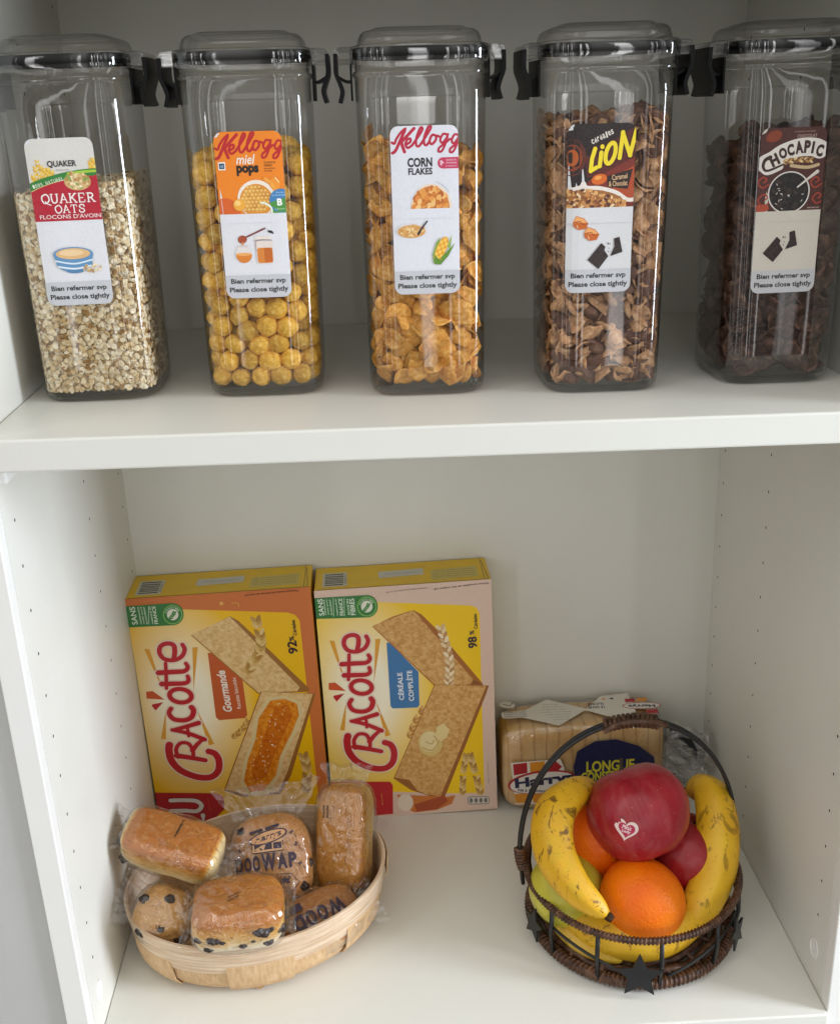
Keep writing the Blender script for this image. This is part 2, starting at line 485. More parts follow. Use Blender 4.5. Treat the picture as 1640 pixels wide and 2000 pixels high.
# ------------------------------------------------------------------ cereal jars
CLEAR = clear_plastic('clear_plastic', .985, .5, .085, 30, 0.0, .02, .05, edge_dark=.62)
CLEAR_LID = clear_plastic('clear_lid', .97, .5, .08, 40, .0, .02, .035, (1, 1, 1), .6)
SEAL = simple('black_rubber', '#060607', .5, .2)
LATCH = simple('smoky_black_plastic', '#070708', .42, .18, '#0b0b0c', 60)
def se(a, b, n, th):
    c, s = math.cos(th), math.sin(th)
    return a*math.copysign(abs(c)**(2/n), c), b*math.copysign(abs(s)**(2/n), s)
NS = 72; NEXP = 5.0
HB, HT_ = .0380, .0400                         # half width of a jar at its foot and at its shoulder
def half_at(z): return HB + (HT_-HB)*max(0, min(1, z/.2))
def ringpts(h, z, n=NEXP, hy=None):
    return [(*se(h, hy or h, n, 2*math.pi*(k+.5)/NS), z) for k in range(NS)]
def loft(mb, rings, mat, cap0=False, cap1=False):
    vs = [p for r in rings for p in r]; fs = grid_faces(NS, len(rings), True)
    if cap0: fs.append(tuple(range(NS-1, -1, -1)))
    if cap1: fs.append(tuple((len(rings)-1)*NS+k for k in range(NS)))
    mb.add(vs, fs, mat)
def jar_parts(root):
    mb = MB()
    R = [ringpts(.0340, .0002), ringpts(.0346, .0014), ringpts(.0364, .0026), ringpts(.0375, .0042), ringpts(HB, .0075)]
    for k in range(1, 13): z = .0075 + (.1960-.0075)*k/12; R.append(ringpts(half_at(z), z))
    h = HT_
    R += [ringpts(h+.0009, .1968), ringpts(h+.0013, .1980), ringpts(h+.0009, .1990), ringpts(h-.0004, .1998), ringpts(h-.0005, .2070)]
    loft(mb, R, CLEAR, True)
    loft(mb, [ringpts(.0352, .0050), ringpts(.0364, .0058)], CLEAR, True)
    mb.build('body', root)
    lid = MB()
    loft(lid, [ringpts(.0420, .2030), ringpts(.0424, .2036), ringpts(.0426, .2120), ringpts(.0420, .2134), ringpts(.0395, .2140), ringpts(.0384, .2138),
               ringpts(.0379, .2144), ringpts(.0374, .2172), ringpts(.0362, .2202), ringpts(.0338, .2219), ringpts(.0300, .2222),
               ringpts(.0288, .2232), ringpts(.0276, .2238), ringpts(.0100, .2240)], CLEAR_LID, False, True)
    lid_o = lid.build('lid', root)
    s = MB(); loft(s, [ringpts(.0396, .2074), ringpts(.0411, .2078), ringpts(.0413, .2100), ringpts(.0411, .2122), ringpts(.0396, .2126)], SEAL)
    s.build('seal', lid_o)
    for sx in (1, -1):
        l = MB()
        def rib(P, w, y0, y1, mat):
            A = Art(); P = catmull([(p[0], p[1], 0) for p in P], 5)
            L, Rr = [], []
            for i in range(len(P)):
                d = (P[min(i+1, len(P)-1)]-P[max(i-1, 0)]).normalized()
                L.append((P[i].x-d.y*w/2, P[i].y+d.x*w/2)); Rr.append((P[i].x+d.y*w/2, P[i].y-d.x*w/2))
            prof = L + Rr[::-1]; n = len(prof)
            vs = [(sx*x, y0, z) for x, z in prof] + [(sx*x, y1, z) for x, z in prof]
            fs = [(i, (i+1) % n, n+(i+1) % n, n+i) for i in range(n)]
            N2 = len(P)
            for o, in ((0,), (n,)):
                for i in range(N2-1): fs.append((o+i, o+i+1, o+n-2-i, o+n-1-i))
            l.add(vs, fs, mat, False)
        rib([(.0405, .2128), (.0465, .2128), (.0502, .2120), (.0510, .2090)], .0016, -.019, .019, CLEAR_LID)
        rib([(.0405, .2060), (.0455, .2058), (.0500, .2058)], .0022, -.018, .018, CLEAR_LID)
        rib([(.0510, .2100), (.0512, .2040), (.0510, .1985), (.0488, .1925), (.0478, .1880), (.0494, .1818)], .0024, -.020, .020, LATCH)
        rib([(.0508, .1975), (.0455, .1945), (.0424, .1942)], .0016, -.014, .014, LATCH)
        rib([(.0420, .2040), (.0420, .1935), (.0419, .1830)], .0012, -.0195, .0195, LATCH)
        for yy in (-.0185, .0160):
            vs, fs = bevel_box(.0085, .0025, .0080, .0006)
            l.add([(sx*(p.x+.0465), p.y+yy+.00125, p.z+.2090) for p in vs], fs, CLEAR_LID, False)
        l.build('latch', root)
# cx, front y, base z, sideways lean at the top, label offset, label top
JARS = [(.0520, -.2420, .0002, -.0020, .1655), (.1612, -.2440, .0022, .0010, .1668), (.2686, -.2560, .0022, .0002, .1680),
        (.3825, -.2640, .0018, -.0072, .1670), (.5000, -.2570, .0000, -.0030, .1620)]
NAMES = [('rolled oats', 'clear plastic jar of pale rolled oats with a red and white label'),
         ('honey puffs', 'clear plastic jar of round yellow honey puffs with an orange label'),
         ('corn flakes', 'clear plastic jar of golden corn flakes with a mostly white label and red script'),
         ('caramel flakes', 'clear plastic jar of brown caramel and chocolate flakes with a dark, yellow lettered label'),
         ('chocolate shells', 'clear plastic jar of dark chocolate cereal shells with a brown label, at the right end')]
JM = []; jar_roots = []
for k, (cx, fy, lean, lo_, lt) in enumerate(JARS):
    loc = Vector((cx, fy+.0395, fz(cx, SHZ)+.0003))
    rot = Matrix.Rotation(math.atan2(lean, .197), 4, 'Y')
    r = thing('cereal_jar', (0, 0, 0), NAMES[k][1], 'jar', 'clear cereal jars in a row on the upper shelf')
    r.matrix_world = Matrix.Translation(loc) @ rot
    JM.append(Matrix.Translation(loc) @ rot); jar_roots.append(r)
    if k == 0:
        jar_parts(r)
    else:
        for ch in list(jar_roots[0].children):
            c = link_copy(ch, r)
            for g in ch.children: link_copy(g, c)
# ------------------------------------------------------------------ jar labels (millimetres on the sticker, 41 x 104)
def kellogg(A, x, y, c):
    s = lambda P, w, w2=None: A.stroke([(x+a, y+b) for a, b in P], w, c, True, True, w2)
    s([(.6, 9.2), (2.2, 9.8), (3.5, 7.0), (6.3, 3.3), (9, 1.2)], 1.5)
    s([(.8, 15.4), (2.6, 14.2), (5.2, 9.2), (8.6, 2.2)], 1.9)
    s([(14.2, 1.2), (11.2, 4.2), (7.2, 8.2), (5.6, 9.4)], 1.9)
    s([(6.2, 8.6), (7.0, 11.6), (8.1, 14.9)], 2.0)
    s([(9.2, 10.6), (11.6, 9.2), (11.9, 7.3), (10.1, 7.6), (8.8, 10.4), (10.2, 12.6), (13.2, 10.8)], 1.5)
    s([(13.0, 10.8), (17.4, 5.0), (19.3, 1.6), (18.0, 1.0), (15.6, 6.5), (15.2, 10.8), (16.6, 11.9), (18.6, 9.8)], 1.5)
    s([(18.2, 10.4), (22.2, 4.6), (24.4, .8), (22.9, .4), (20.4, 6.0), (20.0, 10.2), (21.4, 11.3), (23.2, 9.2)], 1.5)
    s([(27.2, 5.8), (25.0, 5.4), (23.4, 8.8), (24.6, 10.8), (27.0, 8.6), (27.6, 6.0), (29.2, 6.4)], 1.5)
    for dx, dy in ((0, 0), (6.9, .5)):
        s([(34.4+dx-.8, 5.2+dy), (32.2+dx-.6, 5.0+dy), (29.8+dx, 8.2+dy), (31.0+dx, 10.2+dy), (33.6+dx, 7.4+dy), (34.6+dx, 4.6+dy),
           (33.4+dx, 9.4+dy), (31.0+dx, 14.6+dy), (28.8+dx, 15.4+dy), (29.0+dx, 13.2+dy), (32.8+dx, 10.4+dy), (35.6+dx, 8.0+dy)], 1.35)
def common(A):
    A.poly([(-1, 89.2), (42, 89.2), (42, 105), (-1, 105)], '#c3c4c8')
    A.text('Bien refermer svp', 20.6, 93.4, 34.5, 4.3, '#101010', .03)
    A.text('Please close tightly', 20.6, 99.0, 37.0, 4.3, '#101010', .03)
def bits(A, cx, cy_, rx, ry, n, r, cols, seed, half=False):
    g = random.Random(seed)
    for _ in range(n):
        a, q = g.uniform(math.pi if half else 0, 2*math.pi), math.sqrt(g.random())
        A.poly(ellipse(cx+rx*q*math.cos(a), cy_+ry*q*math.sin(a), r*g.uniform(.7, 1.2), r*g.uniform(.5, 1.0), 9, g.uniform(0, 180)), g.choice(cols))
SER = {'Q': ([[(.5, 0), (.12, .2), (.05, .55), (.25, .95), (.6, .98), (.93, .7), (.93, .3), (.7, .03), (.5, 0)], [(.45, .8), (.75, 1.1), (1.1, 1.22)]], []),
       'U': ([[(.15, 0), (.15, .6), (.3, .95), (.6, .97), (.8, .7), (.82, 0)]], [(.15, 0), (.82, 0)]),
       'A': ([[(.1, 1), (.5, 0)], [(.5, 0), (.9, 1)], [(.25, .65), (.75, .65)]], [(.1, 1), (.9, 1)]),
       'K': ([[(.2, 0), (.2, 1)], [(.85, 0), (.22, .6)], [(.42, .42), (.9, 1)]], [(.2, 0), (.2, 1), (.85, 0), (.9, 1)]),
       'E': ([[(.2, 0), (.2, 1)], [(.2, 0), (.82, 0), (.84, .2)], [(.2, .5), (.65, .5)], [(.2, 1), (.84, 1), (.88, .78)]], []),
       'R': ([[(.2, 0), (.2, 1)], [(.2, .02), (.6, .03), (.78, .25), (.6, .5), (.2, .52)], [(.5, .52), (.92, 1)]], [(.2, 1), (.92, 1), (.16, 0)]),
       'O': ([[(.5, 0), (.12, .2), (.05, .55), (.25, .95), (.6, .98), (.93, .7), (.93, .3), (.7, .03), (.5, 0)]], []),
       'T': ([[(.5, 0), (.5, 1)], [(.05, .22), (.1, 0), (.9, 0), (.95, .22)]], [(.5, 1)]),
       'S': ([[(.85, .25), (.8, .05), (.45, -.02), (.18, .22), (.4, .46), (.75, .6), (.82, .85), (.5, 1.02), (.18, .92), (.12, .7)]], [])}
SMOOTH = 'QOUS'
def serif(A, word, x, y, w, h, c, lw=.16):
    n = len(word); adv = w/n
    for i, ch in enumerate(word):
        X = lambda p: (x+adv*(i+.06+.88*p[0]), y+h*p[1])
        st, sf = SER[ch]
        for k, P in enumerate(st):
            A.stroke([X(p) for p in P], h*lw*(1.0 if k == 0 or ch in 'RK' else .7), c, ch in SMOOTH or len(P) > 4, True)
        for p in sf:
            q = X(p); A.stroke([(q[0]-h*.15, q[1]), (q[0]+h*.15, q[1])], h*.08, c, False)
def choc_bar(A, dx, dy, c='#2a1a16', line='#4b3430'):
    A.poly([(13.6+dx, 83.0+dy), (22.0+dx, 72.6+dy), (24.6+dx, 75.0+dy), (24.0+dx, 77.2+dy), (26.6+dx, 81.0+dy), (20.6+dx, 89.0+dy)], c)
    A.poly([(27.8+dx, 81.0+dy), (30.2+dx, 75.0+dy), (29.8+dx, 70.0+dy), (33.2+dx, 69.0+dy), (35.4+dx, 78.6+dy)], c)
    for t in (.25, .5, .75):
        A.stroke([(13.6+8.4*t+dx, 83-10.4*t+dy), (20.6+5.6*t+dx, 89-8*t+dy)], .22, line, False, False)
    A.stroke([(17+dx, 86+dy), (24+dx, 76.8+dy)], .22, line, False, False); A.stroke([(29+dx, 78+dy), (34.6+dx, 75.5+dy)], .22, line, False, False)
    for a, b, r in ((26.2, 73, .5), (27.4, 73.2, .35), (26.8, 76, .3), (26.5, 78, .35)): A.poly(ellipse(a+dx, b+dy, r, r*1.2, 8), c)
def wheat_ear(A, P, r, cols, n=9):
    P = catmull([(p[0], p[1], 0) for p in P], 8)
    for i in range(n):
        p = P[int(i*(len(P)-1)/n)]; d = (P[min(len(P)-1, int(i*(len(P)-1)/n)+1)]-p).normalized()
        for s in (-1, 1):
            A.poly(ellipse(p.x-d.y*s*r*.55, p.y+d.x*s*r*.55, r, r*.48, 10, math.degrees(math.atan2(d.y, d.x))+s*32), cols[(i+(s > 0)) % len(cols)])
SHEET = rrect(0, 0, 41, 104, 5.2)
def label_oats():
    A = Art(SHEET); A.poly(rrect(0, 0, 41, 104, 5.2), '#dedee2'); A.poly([(-1, -1), (42, -1), (42, 40), (-1, 40)], '#d9d5cd')
    for k, (x, y, h) in enumerate([(2.5, 30, 9), (4.4, 29, 14), (6.2, 28, 17), (8, 27, 12), (9.6, 26, 9), (12, 25, 8), (14, 25, 6), (38, 21, 7), (39.5, 21, 9)]):
        wheat_ear(A, [(x, y), (x+.3, y-h*.5), (x+.2, y-h)], 1.25, ['#e6b83c', '#f0cf66', '#d8a52c'], 7)
    A.stroke([(-2, 30), (8, 26.2), (20, 23.3), (32, 21.6), (43, 21)], 4.6, '#2f7d34'); A.stroke([(24, 21.5), (34, 20.6), (43, 20.4)], 1.6, '#a3c63a')
    P = catmull([(-2, 33, 0), (8, 28.8, 0), (20, 25.6, 0), (32, 23.6, 0), (43, 22.6, 0)], 8)
    A.poly([(p.x, p.y) for p in P]+[(43, 50.2), (-2, 50.2)], '#b3132c'); A.stroke([(-2, 32.6), (8, 28.5), (20, 25.3), (32, 23.3)], .4, '#d9c27a')
    for i, ch in enumerate('100% NATUREL'):
        if ch == ' ': continue
        t = i/11; A.text(ch, 2.2+t*18, 28.6-t*4.6+t*t*.4, 1.25, 2.2, '#dfe8cf', .01, 0, -14)
    A.text('QUAKER', 21, 15.6, 17.5, 4.4, '#10131f', .022); A.text('DEPUIS 1877', 21, 19.2, 8, .9, '#77736c')
    A.poly(ellipse(29, 26.6, 8.0, 5.2, 30), '#cfae76'); bits(A, 29, 25.8, 7.2, 5.0, 70, 1.25, ['#e8cf9c', '#d9b678', '#c2965a', '#f1dfb8', '#b98a4c', '#8aa04a'], 3)
    serif(A, 'QUAKER', 5.4, 33.6, 33.0, 5.4, '#f3e6e2'); serif(A, 'OATS', 12.8, 40.6, 19, 4.6, '#f3e6e2')
    A.text("FLOCONS D'AVOINE", 22.9, 47.5, 39.5, 2.6, '#f0d9d6', .012)
    A.poly(ellipse(20, 76.4, 11.2, 6.5, 30, 0, 0, 180), '#5f8fb8'); A.poly(ellipse(20, 82.0, 5.4, 1.5), '#4f7fa8')
    A.stroke([(10.0, 79.0), (20, 80.6), (30.0, 79.0)], 1.1, '#dfe9f2'); A.poly(ellipse(20, 71.4, 12.4, 4.6), '#5f8fb8')
    A.poly([(7.6, 71.4), (32.4, 71.4), (30.8, 76.8), (9.2, 76.8)], '#5f8fb8'); A.poly(ellipse(20, 71.0, 10.6, 3.5), '#e0b47c'); A.poly(ellipse(19, 70.4, 7.5, 2.0), '#eccb9c')
    A.stroke([(8.6, 75.2), (20, 77.4), (31.4, 75.2)], 1.0, '#d6e4ee')
    bits(A, 31, 80.5, 6.0, 2.4, 26, 1.0, ['#e6d2a8', '#cfae74', '#f0e2c4', '#b98d58'], 5); common(A); return A
def label_puffs():
    A = Art(SHEET); A.poly(rrect(0, 0, 41, 104, 5.2), '#dedee2'); A.poly([(-1, -1), (42, -1), (42, 50.2), (-1, 50.2)], '#ee8414')
    A.poly(ellipse(4, 50.1, 9, 10, 24, 0, 180, 360), '#d9601c')
    A.poly([(-1, 50.2), (42, 50.2), (42, 62), (-1, 62)], '#dedee2')
    kellogg(A, 0, .6, '#bd1a1e')
    A.text('miel', 18.4, 16.8, 11.5, 6.0, '#f6efe2', .012, .25); A.text('pops', 19.2, 23.6, 13.5, 6.4, '#17110d', .05)
    A.poly(rrect(1.5, 18, 5.9, 23, .4), '#efe9df'); A.poly(rrect(2.1, 18.9, 5.3, 22.2, .2), '#17324f'); A.text('AB', 3.7, 20.6, 2.2, 1.8, '#9cc4e0', .01)
    A.text('SOURCE DE', 33, 19.0, 7, 1.2, '#4a2a10', .01); A.text('FIBRES', 31.8, 20.8, 4.8, 1.2, '#4a2a10', .01)
    A.text('sans colorant', 32.7, 22.5, 6.6, 1.1, '#4a2a10'); A.text('ni arôme', 31.8, 24.0, 4.6, 1.1, '#4a2a10')
    A.poly(ellipse(23.5, 41, 11.8, 11.6), '#f2e6d6'); A.poly(ellipse(23.2, 42, 10.2, 10.2), '#dd8f2c')
    g = random.Random(4)
    for j in range(8):
        for i in range(9):
            x, y = 13.8+i*2.4+(j % 2)*1.2, 34+j*2.3
            if (x-23.2)**2+(y-42)**2 < 9.4**2 and y < 50:
                A.poly(ellipse(x, y, 1.3, 1.3, 14), g.choice(['#d99a3c', '#e2a94c', '#c98a30'])); A.poly(ellipse(x-.3, y-.35, .65, .6, 10), '#f1cb80')
    A.poly(ellipse(12.5, 44.5, 3.7, 3.7), '#eda93a'); A.poly(ellipse(11.6, 43.4, 1.9, 1.7), '#f7cd76')
    A.stroke([(29.5, 29), (33, 32), (35, 36)], 2.2, '#f2a53c'); A.poly(ellipse(35.2, 32, 3.4, 3.8), '#f0962a'); A.stroke([(35.5, 28.2), (37.8, 31.2)], .6, '#f7d9a0')
    A.poly(ellipse(38.5, 42.6, 7.4, 7.4), '#3f7fb4'); A.poly([(31.2, 43.6), (42, 40.5), (42, 50.2), (32.6, 50.2)], '#4b8f3e'); A.stroke([(26, 43.5), (29.5, 44.5), (32, 47), (32.2, 50)], 1.2, '#e6eedd')
    A.text('NOUVEAU', 38, 37.5, 5.2, 1.0, '#b8d8ee'); A.text('NUTRI-SCORE', 37, 39.2, 8, .9, '#b8d8ee'); A.text('B', 37.4, 43.4, 3.2, 4.4, '#f4f4ee', .04)
    A.text('à découvrir', 37.4, 47.6, 6, 1.0, '#cfe6c4')
    A.poly([(-1, 50.2), (42, 50.2), (42, 56), (-1, 56)], '#dedee2')
    A.stroke([(13.5, 65.5), (27, 59.6)], 1.0, '#7a3b34', False); A.poly(ellipse(12.6, 66.2, 2.8, 2.5, 20, -20), '#9c3f24')
    for k in range(4): A.stroke([(10.6+k*1.1, 64.6), (11.2+k*1.1, 68.2)], .25, '#c86a3c', False)
    A.stroke([(12.6, 68.2), (12.8, 72), (12.7, 76)], .9, '#dd8a34'); A.poly(ellipse(12.8, 75.6, 5.2, 5.6, 24), '#ded8d4'); A.poly(ellipse(12.8, 75.8, 5.0, 5.4, 24, 0, 0, 180), '#d87f2a')
    A.poly(ellipse(12.8, 75.6, 5.0, 1.0), '#eda85a'); A.poly(rrect(9.6, 70.0, 15.8, 71.2, .5), '#d3c8c2')
    A.poly(rrect(20.8, 67.6, 31.2, 82, 1.8), '#e3d6cc'); A.poly(rrect(21.2, 71.8, 30.8, 81.6, 1.6), '#d88232'); A.poly([(25.6, 72), (30.6, 72), (30.6, 80.8), (25.6, 81.4)], '#c2641c')
    A.poly(rrect(20.4, 64.6, 30.4, 66.4, .6), '#e8ddd2'); A.stroke([(19.6, 67.4), (25, 66.8), (31, 67.2)], .35, '#8a5a4a'); A.stroke([(20.6, 68), (20.8, 74)], .3, '#a87a64')
    A.poly(ellipse(30.4, 61.8, 1.7, .8, 12, 15), '#16181c'); A.stroke([(29.2, 61.2), (28.6, 60.6)], .3, '#16181c', False); A.poly(ellipse(31.6, 62.6, .9, .5, 10, 40), '#3d444c')
    common(A); return A
def label_corn():
    A = Art(SHEET); A.poly(rrect(0, 0, 41, 104, 5.2), '#dedee4')
    kellogg(A, .4, .4, '#b8193a')
    A.text('CORN', 17.6, 21.8, 15, 5.6, '#15131a', .035); A.text('FLAKES', 17.8, 27.2, 14.6, 4.2, '#15131a', .03)
    A.poly(rrect(28.4, 19.2, 45, 26, 3.2), '#c4365a'); A.stroke([(30.6, 24.2), (31, 21.2)], .4, '#f2d6de', False)
    for dx, dy in ((-.7, 21.6), (.7, 22.4), (-.6, 23)): A.poly(ellipse(30.9+dx, dy, .7, .4, 8, 30 if dx > 0 else -30), '#f2d6de')
    for k, (tx, w) in enumerate([('SOURCE DE', 6), ('VITAMINES', 6.6), ('ET MINÉRAUX', 6.6)]): A.text(tx, 36.6, 20.8+k*1.8, w, 1.0, '#f2d6de')
    A.stroke([(27.5, 33.8), (32, 36.6), (35, 40.5)], .35, '#a9b4b4')
    A.poly(ellipse(24, 50.0, 12.6, 15.0, 30, 0, 180, 360), '#ecd6bc'); A.poly(ellipse(23.8, 50, 11.4, 13.6, 30, 0, 180, 360), '#c9762c')
    bits(A, 23.6, 49.4, 10.2, 12.2, 120, 2.0, ['#e39a45', '#d27c2c', '#edb060', '#b75f22', '#f0bf78', '#c56f2a', '#e08a3a'], 9, True)
    A.poly([(-1, 50.0), (42, 50.0), (42, 56), (-1, 56)], '#dedee4')
    A.poly(ellipse(11.6, 63.6, 9.4, 4.6), '#ddd8d4'); A.poly(ellipse(11.4, 64, 8.6, 4.1), '#d29a56'); bits(A, 11.4, 63.4, 7.8, 3.5, 80, .8, ['#e8bd7c', '#f1d49c', '#cc9148', '#dfae66'], 12)
    A.stroke([(15.6, 65.6), (17.4, 62.6), (21.2, 57.8)], 1.6, '#3a2b2b', False, True, .9)
    A.poly([(24.6, 84), (24.2, 79), (26.6, 71.5), (29, 68), (27.6, 76), (31, 82), (28, 85)], '#7fa33c')
    A.poly(ellipse(29.6, 75.6, 3.0, 8.4, 26, 24), '#eeb135'); 
    for i in range(-3, 4):
        for j in (-1, 0, 1):
            a = math.radians(24); x, y = j*1.7, i*2.0
            A.poly(ellipse(29.6+x*math.cos(a)-y*math.sin(a), 75.6+x*math.sin(a)+y*math.cos(a), .75, .85, 9), '#f6cf66' if (i+j) % 2 else '#e09a28')
    A.poly([(25, 85), (25.4, 79), (28, 82), (34.5, 76), (38.2, 72), (34, 80), (29, 85.5)], '#5e8a2e'); A.poly([(33.4, 74), (36.5, 66.5), (35, 76)], '#8db14a')
    common(A); return A
def label_caramel():
    A = Art(SHEET); A.poly(rrect(0, 0, 41, 104, 5.2), '#d9d9da'); A.poly([(-1, -1), (42, -1), (42, 50.4), (-1, 50.4)], '#231714')
    A.poly([(13, 34), (42, 18), (42, 50.4), (6, 50.4)], '#7c2b1d'); A.poly([(26, 33), (42, 25), (42, 46), (30, 46)], '#b14b26')
    A.poly([(11, 20), (42, 1.5), (42, 20), (20, 31), (12, 32)], '#5b1f1a')
    for r, c in ((11, '#5c2414'), (8, '#8a3a16'), (5, '#b2561c')): A.poly(ellipse(3, 20, r*.75, r), c)
    for i, ch in enumerate('céréales'):
        A.text(ch, 15.0+i*1.65, 10.6-i*.78, 1.5, 2.9 if ch not in 'l' else 3.6, '#e6ded2', .018, .1, -24)
    def lt(P, w, w2=None):
        A.stroke(P, w+1.5, '#3a0f0c', len(P) > 4, True, (w2 or w)+1.5)
    Y = '#f2d928'
    L = [[(16.6, 14.8), (14.8, 21), (14.2, 28.2)], [(14.2, 28.0), (17.8, 26)]]; I = [[(20.4, 17.2), (19.6, 25.4)], [(20.9, 13.6), (20.9, 13.9)]]
    O = [ellipse(26.0, 17.8, 2.7, 6.3, 16, 14)]; N = [[(31.6, 20.8), (33.2, 5.6)], [(33.0, 5.8), (38.0, 19.4)], [(37.8, 19.4), (41.6, 3.0)]]
    for grp in (L, I, N):
        for P in grp: lt(P, 2.6)
    A.stroke(O[0], 4.2, '#3a0f0c', True, False, closed=True)
    for grp in (L, I, N):
        for P in grp: A.stroke(P, 2.5, Y, len(P) > 4)
    A.stroke(O[0], 2.5, Y, True, False, closed=True)
    A.poly([(24.2, 31.6), (40, 27.4), (37.2, 39.6), (25.2, 38.0)], '#2a1a14'); A.poly(ellipse(19.6, 33.2, 4.8, 3.2, 20, -12), '#d9671c'); A.poly(ellipse(18.8, 32.3, 2.2, 1.2, 14, -12), '#f0a04c')
    A.text('Caramel', 32.0, 32.0, 9.4, 3.2, '#e2b98a', .012, 0, -6); A.text('& Chocolat', 31.2, 36.0, 11.4, 3.2, '#e2b98a', .012, 0, -2)
    A.stroke([(-1, 39.8), (8, 37.8), (10, 35.2), (12, 38), (20, 38.6), (30, 41.4), (37, 46), (42, 46)], 2.4, '#ece2d8')
    A.poly([(-1, 40.4), (10, 38.8), (22, 40), (33, 44), (37, 50.4), (-1, 50.4)], '#a56a36')
    g = random.Random(8)
    for _ in range(150):
        x = g.uniform(-.5, 36); y = g.uniform(39.6+max(0, x-14)*.34, 50.2)
        A.poly(ellipse(x, y, g.uniform(.9, 1.9), g.uniform(.6, 1.2), 9, g.uniform(0, 180)), g.choice(['#c98a4c', '#e0ae6c', '#8a4f2a', '#b5713a', '#efd0a0', '#5b3220', '#d39a58']))
    A.poly([(-1, 50.4), (42, 50.4), (42, 60), (-1, 60)], '#d9d9da')
    for (x, y) in ((8.6, 59.8), (15.6, 66.8)):
        A.poly([(x-4.6, y-.8), (x-2.6, y-4.6), (x+2.2, y-3.0), (x+5, y+.2), (x+3.4, y+3.6), (x-1, y+4.2), (x-4, y+2.2)], '#c9641f')
        A.poly([(x-4.2, y-.8), (x-2.4, y-4.2), (x+2, y-2.6), (x+4.4, y), (x, y-.4)], '#eda763'); A.stroke([(x-3.8, y-.6), (x, y-1.0), (x+1.4, y+.8), (x+4.4, y+.2)], .5, '#a14a14')
        A.stroke([(x-2, y+1.2), (x-1.4, y+3)], .5, '#f2c79a')
    choc_bar(A, 0, 0, '#2e2320'); common(A); return A
def label_choc():
    A = Art(SHEET); A.poly(rrect(0, 0, 41, 104, 5.2), '#d2ccbf'); A.poly([(-1, -1), (42, -1), (42, 51.2), (-1, 51.2)], '#4d231d')
    for (x, y, r) in ((3, 33, 4), (36, 34, 4), (4, 44, 4.5), (38, 44, 4)): A.stroke([(x+r*.2, y), (x+r*.6, y-r*.4), (x, y-r*.8), (x-r*.7, y), (x, y+r*.8), (x+r, y+r*.3)], 1.0, '#a33a22')
    A.poly(ellipse(3, 49, 5, 2.5), '#b0492a'); A.poly(ellipse(8, 5, 5, 3.4, 20, -20), '#8a3a1e')
    A.text('COEUR DE BLÉ', 27, 2.6, 13, 1.0, '#b59c90'); A.text('CHOCOLAT', 28.6, 5.4, 12.4, 2.0, '#b59c90', .015)
    pos = [('H', 9.2, 19.4, 5.4, 7.6, -28), ('O', 14.2, 15.4, 5.0, 6.8, -18), ('C', 18.9, 13.6, 4.4, 7.4, -12), ('A', 24.1, 12.2, 5.0, 7.8, -8), ('P', 29.2, 12.0, 4.0, 7.8, 2), ('I', 32.8, 12.6, 1.6, 7.4, 6), ('C', 37.2, 14.6, 4.6, 7.6, 10)]
    A.stroke([(4, 21.4), (9, 19), (14.5, 15.4), (24, 12.4), (33, 12.4), (37.4, 14)], 11.2, '#e8e2da'); A.stroke([(4.2, 19.8), (2.4, 23.4), (5.4, 26.4), (13, 23.6)], 4.2, '#e8e2da')
    A.stroke([(6.6, 17.6), (3.4, 19.4), (2.6, 23.4), (5.4, 25.8), (14.6, 22.4)], 2.5, '#3a1f17', True, True, 1.2)
    for ch, x, y, w, h, r in pos: A.text(ch, x, y, w, h, '#3a1f17', .06, 0, r)
    wheat_ear(A, [(16, 20.6), (25, 19.8), (34, 20.4)], 1.5, ['#b98a4a', '#e3c890', '#8a5c2c'], 10); A.stroke([(20, 23.2), (30, 24.6), (37, 23.2)], 2.0, '#cdb48a')
    A.poly(ellipse(19.8, 39.8, 13.2, 13.2, 40), '#e2ddd6'); A.poly(ellipse(19.8, 39.8, 12.4, 12.4, 40), '#140e0c')
    g = random.Random(5)
    for _ in range(60):
        a, q = g.uniform(0, 6.28), math.sqrt(g.random())*10.4
        x, y = 19.8+q*math.cos(a), 39.8+q*math.sin(a)
        A.poly(ellipse(x, y, 1.7, 1.2, 10, g.uniform(0, 180)), g.choice(['#1e1512', '#2c201b', '#120c0a', '#3a2a23']))
    for _ in range(14):
        a, q = g.uniform(0, 6.28), math.sqrt(g.random())*11; A.poly(ellipse(19.8+q*math.cos(a), 39.8+q*math.sin(a), .9, .25, 8, g.uniform(0, 180)), '#d9d0c6')
    A.stroke([(25, 36.6), (31.5, 31.4), (36.8, 27.4)], .9, '#ded6cc', False, True, 2.2)
    A.poly([(-1, 51.2), (42, 51.2), (42, 58), (-1, 58)], '#d2ccbf')
    A.text('www', 36, 49.8, 8, .9, '#cbb7ac')
    choc_bar(A, -7.6, -5.2, '#241513', '#4a302c')
    common(A); return A
for k, fn_ in enumerate((label_oats, label_puffs, label_corn, label_caramel, label_choc)):
    cx, fy, lean, off, ztop = JARS[k]
    def surf(u, v, h, off=off, ztop=ztop):
        x = (u-20.5)*.001 + off; z = ztop - v*.00097; a = half_at(z) + .00012
        y = -a*(max(0.0, 1-abs(x/a)**NEXP))**(1/NEXP)
        return (x, y-h-.0001, z)
    mb = MB(); fn_().emit(mb, surf, 4.0)
    mb.build('label', jar_roots[k])
